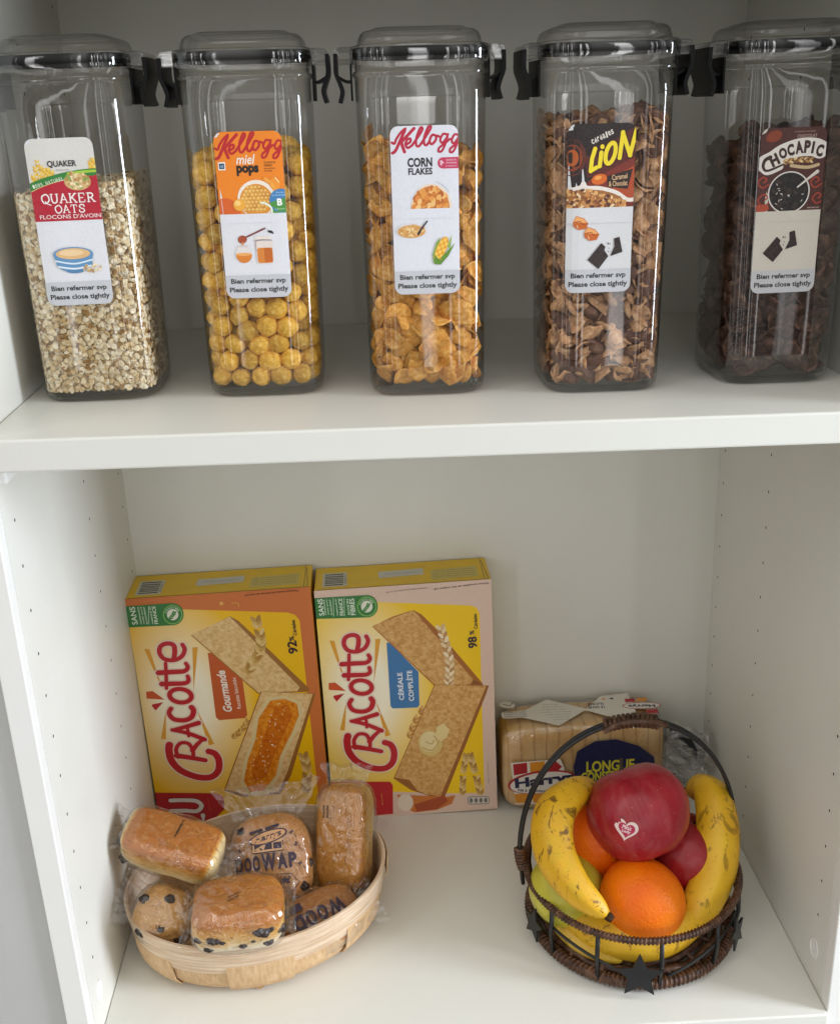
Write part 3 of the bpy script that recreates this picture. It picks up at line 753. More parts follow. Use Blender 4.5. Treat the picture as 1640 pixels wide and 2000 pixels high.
# ------------------------------------------------------------------ what the jars hold
def food(name, c1, c2, c3, scale, rough=.75, bump=.5, bscale=600, spec=.25):
    t = NT(name); v = t.coord()
    oi = t.node('ShaderNodeObjectInfo')
    f = t.noise(v, scale, 5, .65); a = t.ramp(f, [(.28, c1), (.52, c2), (.75, c3)])
    hs = t.node('ShaderNodeHueSaturation'); t.link(a, hs.inputs['Color'])
    mr = t.node('ShaderNodeMapRange'); mr.inputs['To Min'].default_value = .72; mr.inputs['To Max'].default_value = 1.22
    t.link(oi.outputs['Random'], mr.inputs['Value']); t.link(mr.outputs[0], hs.inputs['Value'])
    t.base(hs.outputs[0], rough, spec); t.bump(t.noise(v, bscale, 5, .7), bump, .0006); return t.mat
OAT = [simple('oat_%s' % n, c, .85, .2, d, 500, .5, 900) for n, c, d in (('pale', '#f2e4c4', '#e2cca0'), ('tan', '#e2ca9c', '#ccac78'), ('cream', '#f8f0da', '#ecdcb8'), ('husk', '#b08a58', '#94703f'))]
PUFF = food('honey_puff', '#c08418', '#e4b244', '#f6d684', 380, .7, .9, 1100)
CORN = food('corn_flake', '#b8701f', '#dfa044', '#f4cc84', 330, .6, 1.0, 520, .3)
CARA = food('caramel_flake', '#8f6644', '#bd9068', '#dab890', 240, .7, .5, 800)
COCO = food('cocoa_flake', '#442a1e', '#664636', '#866250', 240, .6, .5, 800)
SHELL = food('chocolate_shell', '#2c1b15', '#4a3327', '#83614f', 200, .6, .5, 700, .35)
def flake(r, curl, thick, seed, ang=11, rings=3, rough=.18, elong=1.0):
    g = random.Random(seed); ph = [g.uniform(0, 6.28) for _ in range(5)]
    rad = lambda a: r*(1+rough*(math.sin(2*a+ph[0])*.6+math.sin(3*a+ph[1])*.5+math.sin(5*a+ph[2])*.4+math.sin(7*a+ph[3])*.25))
    top, bot = [], []
    for i in range(rings+1):
        q = i/rings
        for k in range(ang if i else 1):
            a = 2*math.pi*k/ang; R = rad(a)*q
            x, y = R*math.cos(a)*elong, R*math.sin(a)
            z = curl*((x*math.cos(ph[4])+y*math.sin(ph[4]))/r)**2*r + .3*curl*r*noise.noise(Vector((x, y, seed))*120)*2
            t = thick*(1 if i < rings else .25)
            top.append((x, y, z+t/2)); bot.append((x, y, z-t/2))
    n = len(top); fs = []
    for base, flip in ((0, False), (n, True)):
        for k in range(ang):
            f = (base, base+1+k, base+1+(k+1) % ang); fs.append(f[::-1] if flip else f)
        for i in range(1, rings):
            for k in range(ang):
                a, b = base+1+(i-1)*ang+k, base+1+(i-1)*ang+(k+1) % ang
                f = (a, a+ang, b+ang, b); fs.append(f[::-1] if flip else f)
    o = 1+(rings-1)*ang
    for k in range(ang): fs.append((o+k, n+o+k, n+o+(k+1) % ang, o+(k+1) % ang))
    return top+bot, fs
def grain(r, l, seed):
    vs, fs = sbox(l, r, r*.55, 2.6, 4, r*.15, 300, seed)
    return [Vector((p.x, p.y, p.z + 18*p.x*p.x)) for p in vs], fs
def wall_spots(n, hi, seed, depth=(.0025, .006), top=None, weights=(5, 3, 3, 1.2, 1.6)):
    """spread points just inside the jar walls (front, left, right, back) and over the top of the heap; hi(x, y) is the heap height"""
    g = random.Random(seed); tot = sum(weights); out = []; pts = []
    for side, w in enumerate(weights):
        m_ = int(n*w/tot); mine = []
        for _ in range(m_):
            best = None
            for _t in range(10):
                z = g.uniform(.008, .185); d = g.uniform(*depth); h = half_at(z)-.0015-d; s = g.uniform(-h*.97, h*.97)
                if side == 0: p, nn = Vector((s, -h*(1-abs(s/half_at(z))**NEXP)**.2, z)), Vector((0, -1, 0))
                elif side == 1: p, nn = Vector((-h, s, z)), Vector((-1, 0, 0))
                elif side == 2: p, nn = Vector((h, s, z)), Vector((1, 0, 0))
                elif side == 3: p, nn = Vector((s, h, z)), Vector((0, 1, 0))
                else:
                    h = half_at(.15)-.007; p = Vector((g.uniform(-h, h), g.uniform(-h, h), 0)); p.z = hi(p.x, p.y)-g.uniform(0, .004); nn = Vector((0, 0, 1))
                if side < 4 and p.z > hi(p.x, p.y): continue
                dd = min([(p-q).length for q in mine[-400:]], default=1)
                if best is None or dd > best[0]: best = (dd, p, nn)
            if best: mine.append(best[1]); out.append((best[1], best[2]))
    return out
def orient(nn, g, spread):
    v = Vector((g.gauss(0, spread), g.gauss(0, spread), g.gauss(0, spread))) + nn
    q = v.normalized().to_track_quat('Z', 'Y') @ Quaternion((0, 0, 1), g.uniform(0, 6.283))
    return q.to_matrix().to_4x4()
def core(k, name, mat, hi, inset, label, cat):
    """the bulk of the heap behind the pieces that can be told apart"""
    mb = MB(); vs = []; NR = 12
    for i in range(NR+1):
        z0 = .006+inset*.4
        for p in ringpts(half_at(.08)-inset, 0):
            zt = hi(p[0], p[1])-inset*.8
            z = z0+(zt-z0)*i/NR; s = (half_at(z)-inset)/(half_at(.08)-inset)
            d = 1-.06*abs(noise.noise(Vector((p[0]*80, p[1]*80, z*80+k))))
            vs.append((p[0]*s*d, p[1]*s*d, z))
    fs = grid_faces(NS, NR+1, True) + [tuple(range(NS-1, -1, -1)), tuple(NR*NS+j for j in range(NS))]
    mb.add(vs, fs, mat)
    return mb
_mv = {}
def settle(M, me):
    """push a piece inwards until all of it is inside the jar wall"""
    if me.name not in _mv:
        a = np.empty(len(me.vertices)*3); me.vertices.foreach_get('co', a); _mv[me.name] = a.reshape(-1, 3)
    P = _mv[me.name] @ np.array(M.to_3x3()).T; c = np.array(M.to_translation())
    for _ in range(8):
        q = P+c; h = HB+(HT_-HB)*np.clip(q[:, 2]/.2, 0, 1)-.0011
        rr = ((np.abs(q[:, 0])/h)**NEXP+(np.abs(q[:, 1])/h)**NEXP)**(1/NEXP); k = rr.argmax(); lowz = q[:, 2].min()
        if lowz < .0058: c[2] += .0058-lowz
        if rr[k] <= 1: 
            if lowz >= .0058: break
            continue
        d = q[k, :2]; n_ = np.sign(d)*np.abs(d)**(NEXP-1); n_ /= np.linalg.norm(n_); c[:2] -= n_*(rr[k]-1)*.0405
    M = M.copy(); M.translation = Vector(c); return M
def place(k, meshes, poses, name, label, cat, group, limit=300):
    """nearest pieces become things of their own, the rest one heap"""
    eye = JM[k].inverted() @ CAM
    poses = sorted(poses, key=lambda q: (q[0].to_translation()-eye).length + (0 if q[0].to_translation().y < 0 else .02))
    for M, j in poses[:limit]:
        M = settle(M, meshes[j])
        o = bpy.data.objects.new(name, meshes[j]); COL.objects.link(o); o.matrix_world = JM[k] @ M
        tag(o, label, cat, group)
    return poses[limit:]
# rolled oats: nobody could count them
def hi0(x, y): return .1370 + .05*y + .10*x
g = random.Random(11); mb = MB(); protos = []
for j in range(12): protos.append(flake(.00178*g.uniform(.75, 1.25), g.uniform(.03, .22), .0003, j+50, 8, 2, .10, g.uniform(1.0, 1.35)))
for p, nn in wall_spots(10000, hi0, 21, (.0003, .0042), weights=(5, 2.4, 4, .6, 1.6)):
    vs, fs = protos[g.randrange(12)]
    mb.add(vs, fs, OAT[g.choice((0, 0, 0, 1, 1, 2, 2, 3))], True, Matrix.Translation(p) @ orient(nn, g, .33))
for i_, p_ in enumerate(mb.v):                 # the flakes press flat against the inside of the jar
    h_ = half_at(p_[2])-.0009; r_ = (abs(p_[0]/h_)**NEXP+abs(p_[1]/h_)**NEXP)**(1/NEXP)
    if r_ > 1: mb.v[i_] = (p_[0]/r_, p_[1]/r_, max(p_[2], .0056))
    elif p_[2] < .0056: mb.v[i_] = (p_[0], p_[1], .0056)
cb = core(0, 'oats', OAT[1], hi0, .0040, '', ''); mb.add(cb.v, cb.f, OAT[1])
o = mb.build('rolled_oats'); o.matrix_world = JM[0]
tag(o, 'pale rolled oats filling the leftmost clear jar', 'oats', None, 'stuff')
# honey puffs: shake 390 balls down into the jar
R_P = .0069
def hi1(x, y): return .1660 + .26*y - .05*x
def pack(n, r, hi, seed):
    rng = np.random.default_rng(seed); hw = HB-.0015-r
    P = np.c_[rng.uniform(-hw, hw, n), rng.uniform(-hw, hw, n), rng.uniform(.006+r, .170, n)]; P[:, 2] = .006+r+(P[:, 2]-.006-r)*.98
    for it in range(420):
        d = P[:, None]-P[None]; L = np.sqrt((d**2).sum(-1))+1e-9; np.fill_diagonal(L, 1)
        ov = np.clip(2*r*.985-L, 0, None)
        P += (d/L[..., None]*ov[..., None]).sum(1)*.28
        P[:, 2] -= .00022*max(0, 1-it/300)
        h = HB+(HT_-HB)*P[:, 2]/.2-.0014-r
        q = np.maximum(np.abs(P[:, 0]), np.abs(P[:, 1]))
        rr = (np.abs(P[:, 0]/h)**6+np.abs(P[:, 1]/h)**6)**(1/6); s = np.where(rr > 1, 1/rr, 1); P[:, 0] *= s; P[:, 1] *= s
        P[:, 2] = np.maximum(P[:, 2], .0055+r)
        top = .166+.26*P[:, 1]-.05*P[:, 0]; P[:, 2] = np.where(P[:, 2] > top, top-(P[:, 2]-top)*.2, P[:, 2])
    return P
g = random.Random(5); pm = []
for j in range(9):
    el = g.uniform(.95, 1.2); q_ = g.uniform(.90, 1.03); vs, fs = sbox(R_P*el*q_, R_P*g.uniform(.90, 1.02)*q_, R_P*q_, 2.15, 12, .0007, 300, j)
    pm.append(MB().add(vs, fs, PUFF).mesh('honey_puff'))
poses = [(Matrix.Translation(Vector(p)) @ Quaternion(Vector((g.gauss(0, 1), g.gauss(0, 1), g.gauss(0, 1))).normalized(), g.uniform(0, 6)).to_matrix().to_4x4(), g.randrange(9)) for p in pack(405, R_P, hi1, 3)]
rest = place(1, pm, poses, 'honey_puff', 'round yellow honey puff inside the clear jar with the orange label', 'cereal', 'honey puffs in the second jar')
def heap(k, meshes, rest, name, label, extra=None):
    mb = MB()
    for M, j in rest:
        M = settle(M, meshes[j])
        me = meshes[j]; mb.add([v.co for v in me.vertices], [tuple(p.vertices) for p in me.polygons], me.materials[0], True, M)
    if extra: mb.add(extra.v, extra.f, extra.mats[0])
    o = mb.build(name); o.matrix_world = JM[k]; tag(o, label, 'cereal', None, 'stuff')
heap(1, pm, rest, 'honey_puff_heap', 'honey puffs deep inside the jar with the orange label')
# corn flakes
def hi2(x, y): return .1530 + .10*y - .12*x
g = random.Random(31); fm = [MB().add(*flake(.0088*g.uniform(.65, 1.25), g.uniform(.15, .6)*g.choice((-1, 1)), .0009, 200+j, 14, 4, .16, g.uniform(1, 1.35)), CORN).mesh('corn_flake') for j in range(14)]
poses = [(Matrix.Translation(p-nn*.0012) @ orient(nn, g, .34), g.randrange(14)) for p, nn in wall_spots(300, hi2, 41, (.0016, .0075))]
place(2, fm, poses, 'corn_flake', 'golden curled corn flake inside the clear jar with the red script label', 'cereal', 'corn flakes in the third jar')
heap(2, fm, [], 'corn_flake_heap', 'corn flakes deep inside the jar with the red script label', core(2, 'c', CORN, hi2, .0150, '', ''))
# caramel and cocoa flakes
def hi3(x, y): return .1690 + .10*y + .08*x
g = random.Random(77); fm = []; kinds = []
for j in range(18):
    q = (0, 1, 2, 4, 5, 0, 3, 4, 1)[j % 9]
    if q in (0, 1, 2): me = MB().add(*flake(.0062*g.uniform(.75, 1.2), g.uniform(.2, .6)*g.choice((-1, 1)), .0013, 300+j, 11, 3, .16, g.uniform(1, 1.3)), CARA)
    elif q == 3: me = MB().add(*grain(.0026, .0068, j), CARA)
    elif q == 4: me = MB().add(*flake(.0070*g.uniform(.8, 1.1), g.uniform(.2, .5), .0014, 300+j, 11, 3, .12, 1.2), COCO)
    else: me = MB().add(*sbox(.0055, .0048, .0035, 2.6, 6, .0006, 200, j), COCO)
    fm.append(me.mesh('caramel_flake' if q < 4 else 'cocoa_flake')); kinds.append(q < 4)
poses = [(Matrix.Translation(p) @ orient(nn, g, .55), g.randrange(18)) for p, nn in wall_spots(860, hi3, 51, (.0012, .0075), weights=(5, 3, 2.4, .8, 1.6))]
light = [q for q in poses if kinds[q[1]]]; dark = [q for q in poses if not kinds[q[1]]]
r1 = place(3, fm, light, 'caramel_flake', 'light brown caramel flake inside the clear jar with the dark, yellow lettered label', 'cereal', 'caramel flakes in the fourth jar')
r2 = place(3, fm, dark, 'cocoa_flake', 'dark cocoa flake inside the clear jar with the dark label in yellow letters', 'cereal', 'cocoa flakes in the fourth jar')
heap(3, fm, r1+r2, 'caramel_flake_heap', 'caramel flakes deep inside the jar with the dark label in yellow letters', core(3, 'c', COCO, hi3, .0125, '', ''))
# chocolate shells
def hi4(x, y): return .1520 + .14*y + .22*x
g = random.Random(99); fm = [MB().add(*flake(.0095*g.uniform(.85, 1.12), g.uniform(.4, .8), .0011, 400+j, 16, 4, .02, g.uniform(1, 1.25)), SHELL).mesh('chocolate_shell') for j in range(10)]
poses = [(Matrix.Translation(p-nn*.002) @ orient(nn if g.random() < .6 else -nn, g, .4), g.randrange(10)) for p, nn in wall_spots(300, hi4, 61, (.0010, .0085), weights=(5, 4, 2, 1, 2))]
place(4, fm, poses, 'chocolate_shell', 'dark curled chocolate cereal shell inside the rightmost clear jar', 'cereal', 'chocolate shells in the rightmost jar')
heap(4, fm, [], 'chocolate_shell_heap', 'chocolate shells deep inside the rightmost jar', core(4, 'c', SHELL, hi4, .0180, '', ''))
# ------------------------------------------------------------------ the two cracker boxes
def paperboard(name, c, edge=None):
    t = NT(name); v = t.coord()
    t.base(t.mix(t.ramp(t.noise(v, 60, 3), [(.3, 0.0), (.7, .12)]), c, (.25, .2, .1)), .38, .45); t.bump(t.noise(v, 25, 3), .12, .001); return t.mat
def sunburst(name, c, centre, rad):
    """yellow print that pales to white round the brand name, as the design has it"""
    t = NT(name); tc = t.node('ShaderNodeTexCoord'); mp = t.node('ShaderNodeMapping')
    mp.inputs['Location'].default_value = (-centre[0]/rad[0], 0, -centre[1]/rad[1]); mp.inputs['Scale'].default_value = (1/rad[0], 0, 1/rad[1])
    t.link(tc.outputs['Object'], mp.inputs[0])
    gr = t.node('ShaderNodeTexGradient', gradient_type='SPHERICAL'); t.link(mp.outputs[0], gr.inputs[0])
    f = t.ramp(gr.outputs[1], [(.0, 0.0), (.4, .42), (.7, .95)])
    t.base(t.mix(f, c, '#faf4dc'), .38, .45); return t.mat
def ribbed(name, c, c2):
    t = NT(name); v = t.coord('Object', (1, 1, 1)); w = t.node('ShaderNodeTexWave', bands_direction='Z'); w.inputs['Scale'].default_value = 260
    t.link(v, w.inputs['Vector']); t.base(t.mix(w.outputs['Fac'], c, c2), .4, .45); return t.mat
def biscuit(name, c1, c2, c3):
    t = NT(name); v = t.coord('Object', (1, 1, 1))
    a = t.ramp(t.noise(v, 300, 5, .7), [(.3, c1), (.5, c2), (.72, c3)]); t.base(a, .42, .4); return t.mat
YELLOW = paperboard('yellow_board', '#e6bc0c')
CRACK = biscuit('printed_cracker', '#b47a3a', '#d2a05c', '#e2bd80'); CRACK2 = biscuit('printed_cracker_pale', '#c99a58', '#e0bb7e', '#eed3a2')
JAM = biscuit('printed_jam', '#c65e08', '#de8414', '#f2ac3e')
RED, GREEN = '#c01420', '#2f7a37'
def brand(A, f):
    """big red brush lettering, reading upwards"""
    S = [([(268, 1278), (262, 1320), (275, 1390), (330, 1455), (430, 1500), (520, 1505), (575, 1465), (588, 1395), (566, 1345), (525, 1328)], 46, 40),
         ([(310, 1352), (400, 1368), (498, 1388)], 36, 30), ([(318, 1362), (310, 1310), (342, 1268), (395, 1272), (420, 1318), (420, 1362)], 26, 24),
         ([(418, 1318), (455, 1276), (500, 1240)], 32, 22), ([(295, 1176), (395, 1200), (505, 1246)], 24, 30), ([(298, 1178), (380, 1158), (474, 1132)], 24, 32),
         ([(402, 1220), (396, 1152)], 20, 20),
         ([(300, 1030), (284, 1062), (312, 1102), (380, 1112), (430, 1092), (448, 1048), (436, 1024)], 28, 34),
         ([(254, 862), (330, 862), (405, 860), (432, 842), (428, 812)], 34, 24), ([(238, 786), (330, 782), (408, 778), (434, 752), (424, 726)], 34, 24),
         ([(282, 892), (286, 820), (290, 722)], 22, 22),
         ([(348, 690), (358, 640), (352, 600), (312, 588), (268, 606), (256, 650), (284, 692), (345, 702), (400, 678), (424, 632), (412, 598)], 30, 26)]
    O = ellipse(370, 944, 72, 46, 22, 6)
    for grow, c in ((20, '#f2dcc8'), (0, RED)):
        for P, w, w2 in S: A.stroke([f(*p) for p in P], (w*1.16+grow)*f.k, c, True, True, (w2*1.16+grow)*f.k)
        A.stroke([f(*p) for p in O], (34+grow)*f.k, c, True, False, closed=True)
def ear(A, f, P, r, cols, n=10): wheat_ear(A, [f(*p) for p in P], r*f.k*.82, cols, int(n*1.35))
class F:
    """sheet units of one box drawing to face units (metres across, metres down)"""
    def __init__(s, corners, w, h): s.h = homography(corners, [(0, 0), (w, 0), (w, h), (0, h)]); s.k = w/1230
    def __call__(s, x, y): return s.h(x, y)
WC = ['#d9b46a', '#c79a4c', '#b08238', '#e3c583']
def front_art(kind, w, h):
    A = Art([(0, 0), (w, 0), (w, h), (0, h)])
    R = F([(57, 287), (1287, 228), (1303, 1800), (160, 1862)], w, h); L = F([(65, 305), (1365, 255), (1437, 1852), (272, 1884)], w, h)
    pr = lambda pts, c, f=R: A.poly([f(*p) for p in pts], c)
    base = ink('#e0c2ae') if kind else ribbed('ribbed_orange', '#c66a2e', '#d27a40')
    A.poly([(0, 0), (w, 0), (w, h), (0, h)], base)
    c = R(400, 980)
    sb = sunburst('sunburst_yellow', '#f2c60c' if kind else '#eeba08', (c[0]-w/2, h/2-c[1]), (.066, .112))
    if kind: pr([(40, 352), (500, 370), (1140, 404), (1182, 420), (1202, 460), (1214, 1690), (1000, 1690), (560, 1670), (130, 1690)], sb)
    else: pr([(40, 352), (470, 388), (1195, 432), (1250, 450), (1280, 490), (1362, 1800), (1362, 1900), (200, 1900)], sb, L)
    for P, cc in (([(155, 625), (190, 628), (258, 915)], '#e3a12a'), ([(475, 622), (511, 620), (458, 922)], '#e3a12a'), ([(214, 1240), (248, 1242), (264, 1040)], '#e3a12a'), ([(530, 1290), (566, 1280), (468, 1040)], '#e3a12a'),
                  ([(143, 915), (188, 912), (262, 972), (143, 962)], '#d2541e'), ([(172, 1012), (196, 1044), (252, 988), (178, 1002)], RED)): pr(P, cc)
    for a in range(0, 360, 24): pass
    if kind:
        pr([(552, 645), (577, 650), (770, 850), (772, 1078), (757, 1094), (586, 1098), (570, 1082)], '#3c78ae')
        p = R(640, 948); A.text('CÉRÉALE', p[0], p[1], 225*R.k, 44*R.k, '#eef2f4', .02, 0, -91); p = R(708, 945); A.text('COMPLÈTE', p[0], p[1], 250*R.k, 46*R.k, '#eef2f4', .02, 0, -91)
        pr([(455, 535), (600, 470), (742, 428), (800, 460), (900, 560), (1215, 938), (1215, 950), (880, 950)], '#a8641e'); pr([(458, 530), (740, 430), (770, 460), (1150, 910), (1130, 944), (885, 944)], CRACK)
        pr([(1150, 910), (1216, 942), (1130, 946)], '#8a5420')
        ear(A, R, [(980, 935), (985, 760), (925, 530)], 34, ['#e9d2a6', '#d8b47c', '#f1e0be', '#c39058'], 13)
        for P in ([(700, 1290), (740, 1190), (815, 1080)],): ear(A, R, P, 26, ['#c98f42', '#b87a30', '#dcae66'], 9)
        pr([(880, 936), (1258, 952), (1238, 1010), (925, 1738), (900, 1728), (700, 1660), (580, 1578)], '#9a5c1e')
        pr([(885, 938), (1240, 955), (1215, 1010), (905, 1712), (868, 1702), (800, 1690), (745, 1665), (690, 1590), (588, 1572)], CRACK)
        A.poly([R(*p) for p in ellipse(842, 1342, 84, 88, 26)], '#dcbf74'); pr([(890, 1230), (935, 1205), (978, 1250), (960, 1300), (915, 1330), (880, 1290)], '#e6cf8e')
        A.poly([R(*p) for p in ellipse(835, 1330, 66, 70, 24)], '#e8d49a'); A.stroke([R(*p) for p in [(790, 1370), (850, 1390), (895, 1340), (870, 1290)]], 10*R.k, '#cba95c'); A.stroke([R(*p) for p in [(810, 1330), (850, 1345), (870, 1320)]], 8*R.k, '#cba95c')
        ear(A, R, [(1060, 1690), (1070, 1540), (1095, 1400)], 26, WC, 11); ear(A, R, [(1185, 1690), (1150, 1540), (1110, 1400)], 28, WC, 11)
        pr([(600, 1690), (960, 1712), (1010, 1700), (985, 1760), (880, 1800), (720, 1815), (640, 1770)], '#c9742c'); pr([(720, 1760), (930, 1700), (960, 1740), (880, 1795), (740, 1812)], '#a9481c'); A.poly([R(*p) for p in ellipse(660, 1745, 55, 60, 20)], '#e8d6c2')
        p = R(1150, 655); A.text('98', p[0], p[1], 92*R.k, 66*R.k, '#24102c', .03, 0, -92); p = R(1146, 588); A.text('%', p[0], p[1], 36*R.k, 34*R.k, '#24102c', .03, 0, -92)
        p = R(1172, 512); A.text('Céréales', p[0], p[1], 118*R.k, 26*R.k, '#24102c', .025, 0, -92)
        pr([(120, 1590), (556, 1600), (574, 1625), (572, 1822), (150, 1850)], RED); p = R(498, 1720); A.text('depuis 1846', p[0], p[1], 100*R.k, 12*R.k, '#e2b04a', 0, 0, -91)
        p = R(1075, 270); A.text('Farine complète de blé origine UE.', p[0], p[1], 390*R.k, 17*R.k, '#3a2a22', .01, 0, 177); p = R(700, 292); A.text('*Comme toutes les tartines du marché', p[0], p[1], 290*R.k, 12*R.k, '#5a463a', 0, 0, 177)
        A.poly([R(*p) for p in rrect(1095, 1712, 1248, 1768, 18)], '#8a8a86'); A.poly([R(*p) for p in rrect(1102, 1718, 1242, 1762, 14)], '#d8cdbf')
        for q in range(4): A.poly([R(*p) for p in ellipse(1120+q*34, 1740, 12, 17, 12)], '#6c6c68')
        p = R(1243, 1550); A.text('Suggestion de présentation', p[0], p[1], 190*R.k, 9*R.k, '#5a463a', 0, 0, -90)
        bx = 500
    else:
        pr([(628, 694), (660, 700), (862, 880), (888, 1135), (870, 1155), (692, 1163), (670, 1142)], '#c65a22', L)
        p = L(734, 966); A.text('Gourmande', p[0], p[1], 345*L.k*.95, 62*L.k, '#f4eadc', .03, .25, -93); p = L(818, 982); A.text('Recette biscuitée', p[0], p[1], 262*L.k*.95, 28*L.k, '#f0d9c4', .012, 0, -93)
        pr([(515, 570), (650, 510), (792, 446), (850, 480), (960, 590), (1328, 970), (1320, 990), (965, 990)], '#a06a28', L); pr([(520, 566), (790, 448), (830, 490), (1260, 955), (1240, 984), (970, 984)], CRACK2, L)
        ear(A, L, [(905, 830), (985, 700), (1000, 600), (965, 440)], 36, WC, 14); ear(A, L, [(790, 1280), (850, 1230), (900, 1160)], 24, ['#c99a48', '#b9842e', '#dcb468'], 8)
        pr([(985, 975), (1368, 1004), (1172, 1560), (1095, 1680), (840, 1690), (708, 1640)], '#9c6420', L); pr([(992, 978), (1350, 1005), (1150, 1530), (1080, 1665), (850, 1670), (720, 1632)], CRACK2, L)
        pr([(1040, 1015), (1150, 1012), (1268, 1060), (1276, 1140), (1225, 1260), (1130, 1430), (1095, 1560), (1010, 1680), (880, 1690), (822, 1600), (850, 1450), (905, 1330), (935, 1160)], '#e4cd94', L)
        pr([(1050, 1042), (1150, 1032), (1236, 1070), (1246, 1150), (1195, 1260), (1105, 1420), (1070, 1550), (985, 1650), (890, 1660), (846, 1580), (880, 1440), (935, 1310), (965, 1160)], JAM, L)
        pr([(1080, 1080), (1180, 1080), (1200, 1150), (1080, 1380), (1000, 1560), (920, 1600), (900, 1520), (990, 1300)], biscuit('printed_jam_deep', '#b85206', '#cc6a0c', '#e08a22'), L)
        g_ = random.Random(6)
        for _ in range(46):
            x, y = g_.uniform(.1, .9), g_.uniform(0, 1); X = 1045+(1-y)*60-y*130+(x-.5)*220; Y = 1060+y*560
            A.poly([L(*p) for p in ellipse(X, Y, g_.uniform(3, 9), g_.uniform(2, 5), 7, g_.uniform(0, 180))], g_.choice(['#f6e2b4', '#efc878', '#fbf0d6']))
        ear(A, L, [(1275, 1660), (1285, 1520), (1260, 1400)], 36, WC, 11)
        p = L(1222, 676); A.text('92', p[0], p[1], 98*L.k, 66*L.k, '#2a0f1c', .03, 0, -93); p = L(1218, 615); A.text('%', p[0], p[1], 38*L.k, 34*L.k, '#2a0f1c', .03, 0, -93)
        p = L(1238, 540); A.text('Céréales', p[0], p[1], 118*L.k, 26*L.k, '#2a0f1c', .025, 0, -93)
        pr([(230, 1632), (655, 1655), (692, 1672), (708, 1700), (705, 1765), (560, 1900), (220, 1900)], '#b5121e', L)
        for wv, cc in ((44, '#7d0c16'), (32, '#e2dcd6')):
            A.stroke([L(*p) for p in [(345, 1690), (440, 1692), (520, 1702), (553, 1735), (520, 1768), (440, 1762), (345, 1760)]], wv*L.k, cc); A.stroke([L(*p) for p in [(350, 1842), (560, 1842), (560, 1798)]], wv*L.k, cc, False)
        p = L(606, 1730); A.text('Depuis 1846', p[0], p[1], 110*L.k, 12*L.k, '#d0622c', 0, 0, -93)
        p = L(1092, 290); A.text('*Comme toutes les tartines du marché', p[0], p[1], 360*L.k, 15*L.k, '#4a2410', .012, 0, 178)
        pr([(720, 345), (745, 340), (750, 362), (728, 366)], '#e8b458', L); A.stroke([L(*p) for p in [(810, 350), (850, 355), (855, 380)]], 9*L.k, '#d99a3c')
    # green recipe badge
    f = R if kind else L; dx = 0 if kind else 6; top, bot = (330, 474) if kind else (350, 500); xe = 425 if kind else 398
    A.poly([f(*p) for p in [(40, top+6), (xe, top-10)] + ellipse(xe, (top+bot)/2-6, 72, 76, 14, 0, -90, 90) + [(50, bot+2)]], GREEN)
    cy2 = (top+bot)/2-4
    for tx, x, w_, hh in ((('SANS', 103, 130, 36), ('CONSERVATEUR', 130, 120, 10), ('ARÔME AJOUTÉ', 150, 120, 12), ('NI COLORANT', 172, 120, 12), ('FABRIQUÉ EN', 212, 126, 14), ('FRANCE', 243, 130, 28), ('RICHE EN', 292, 120, 14), ('FIBRES', 322, 128, 34))
                         if kind else (('SANS', 124, 132, 38), ('CONSERVATEUR', 166, 130, 10), ('ARÔME AJOUTÉ', 186, 130, 12), ('NI COLORANT', 206, 130, 12), ('FABRIQUÉ EN', 246, 130, 14), ('FRANCE', 272, 132, 24))):
        p = f(x, cy2); A.text(tx, p[0], p[1], w_*f.k, hh*f.k, '#e6efdc', .015, 0, -92)
    for x in (190, 265) if kind else (228,): A.stroke([f(x, cy2-62), f(x, cy2+62)], 3*f.k, '#e6efdc', False)
    ex = xe-4
    A.poly([f(*p) for p in ellipse(ex, cy2, 68, 68, 30)], '#7fb35a'); A.poly([f(*p) for p in ellipse(ex, cy2, 60, 60, 30)], GREEN)
    A.poly([f(*p) for p in ellipse(ex, cy2, 40, 40, 26)], '#e6e6d4'); ear(A, f, [(ex-18, cy2+26), (ex+4, cy2), (ex+16, cy2-26)], 13, [GREEN, '#5c9a48'], 5)
    for q in range(10):
        a = math.radians(200+q*14); p = f(ex+50*math.cos(a), cy2+50*math.sin(a)); A.text('HARMONY   '[q] if q < 7 else '.', p[0], p[1], 10*f.k, 12*f.k, '#cfe2bf', .01, 0, math.degrees(a)+90)
    brand(A, R if kind else R)
    return A
def top_art(w, d):
    A = Art(); 
    A.poly([(w*.045, d*.28), (w*.185, d*.28), (w*.185, d*.88), (w*.045, d*.88)], '#c9c5b4')
    g_ = random.Random(2)
    y = d*.33
    while y < d*.80:
        t = g_.uniform(.0006, .0022); A.poly([(w*.058, y), (w*.165, y), (w*.165, y+t), (w*.058, y+t)], '#2e332f'); y += t+g_.uniform(.0006, .0018)
    A.text('3 046920', w*.176, d*.58, .02, .0022, '#4a4a44', 0, 0, 90)
    A.poly([(w*.365, d*.36), (w*.625, d*.32), (w*.625, d*.60), (w*.365, d*.64)], '#c9c6bb'); A.text('à consommer de préférence', w*.5, d*.48, w*.2, .0035, '#8d8a80', 0, 0, 180)
    A.poly([(w*.665, d*.44), (w*.935, d*.36), (w*.935, d*.84), (w*.665, d*.88)], '#cdb95c')
    for k in range(4): A.text('informations nutritionnelles pour 100 g', w*.80, d*(.47+k*.09), w*.24, .0026, '#6a6032', 0, 0, 180)
    A.stroke([(w*.97, d*.15), (w*.985, d*.95)], .0006, '#6d5c10', False)
    return A
BW, BH, BD = .1645, .2495, .0495
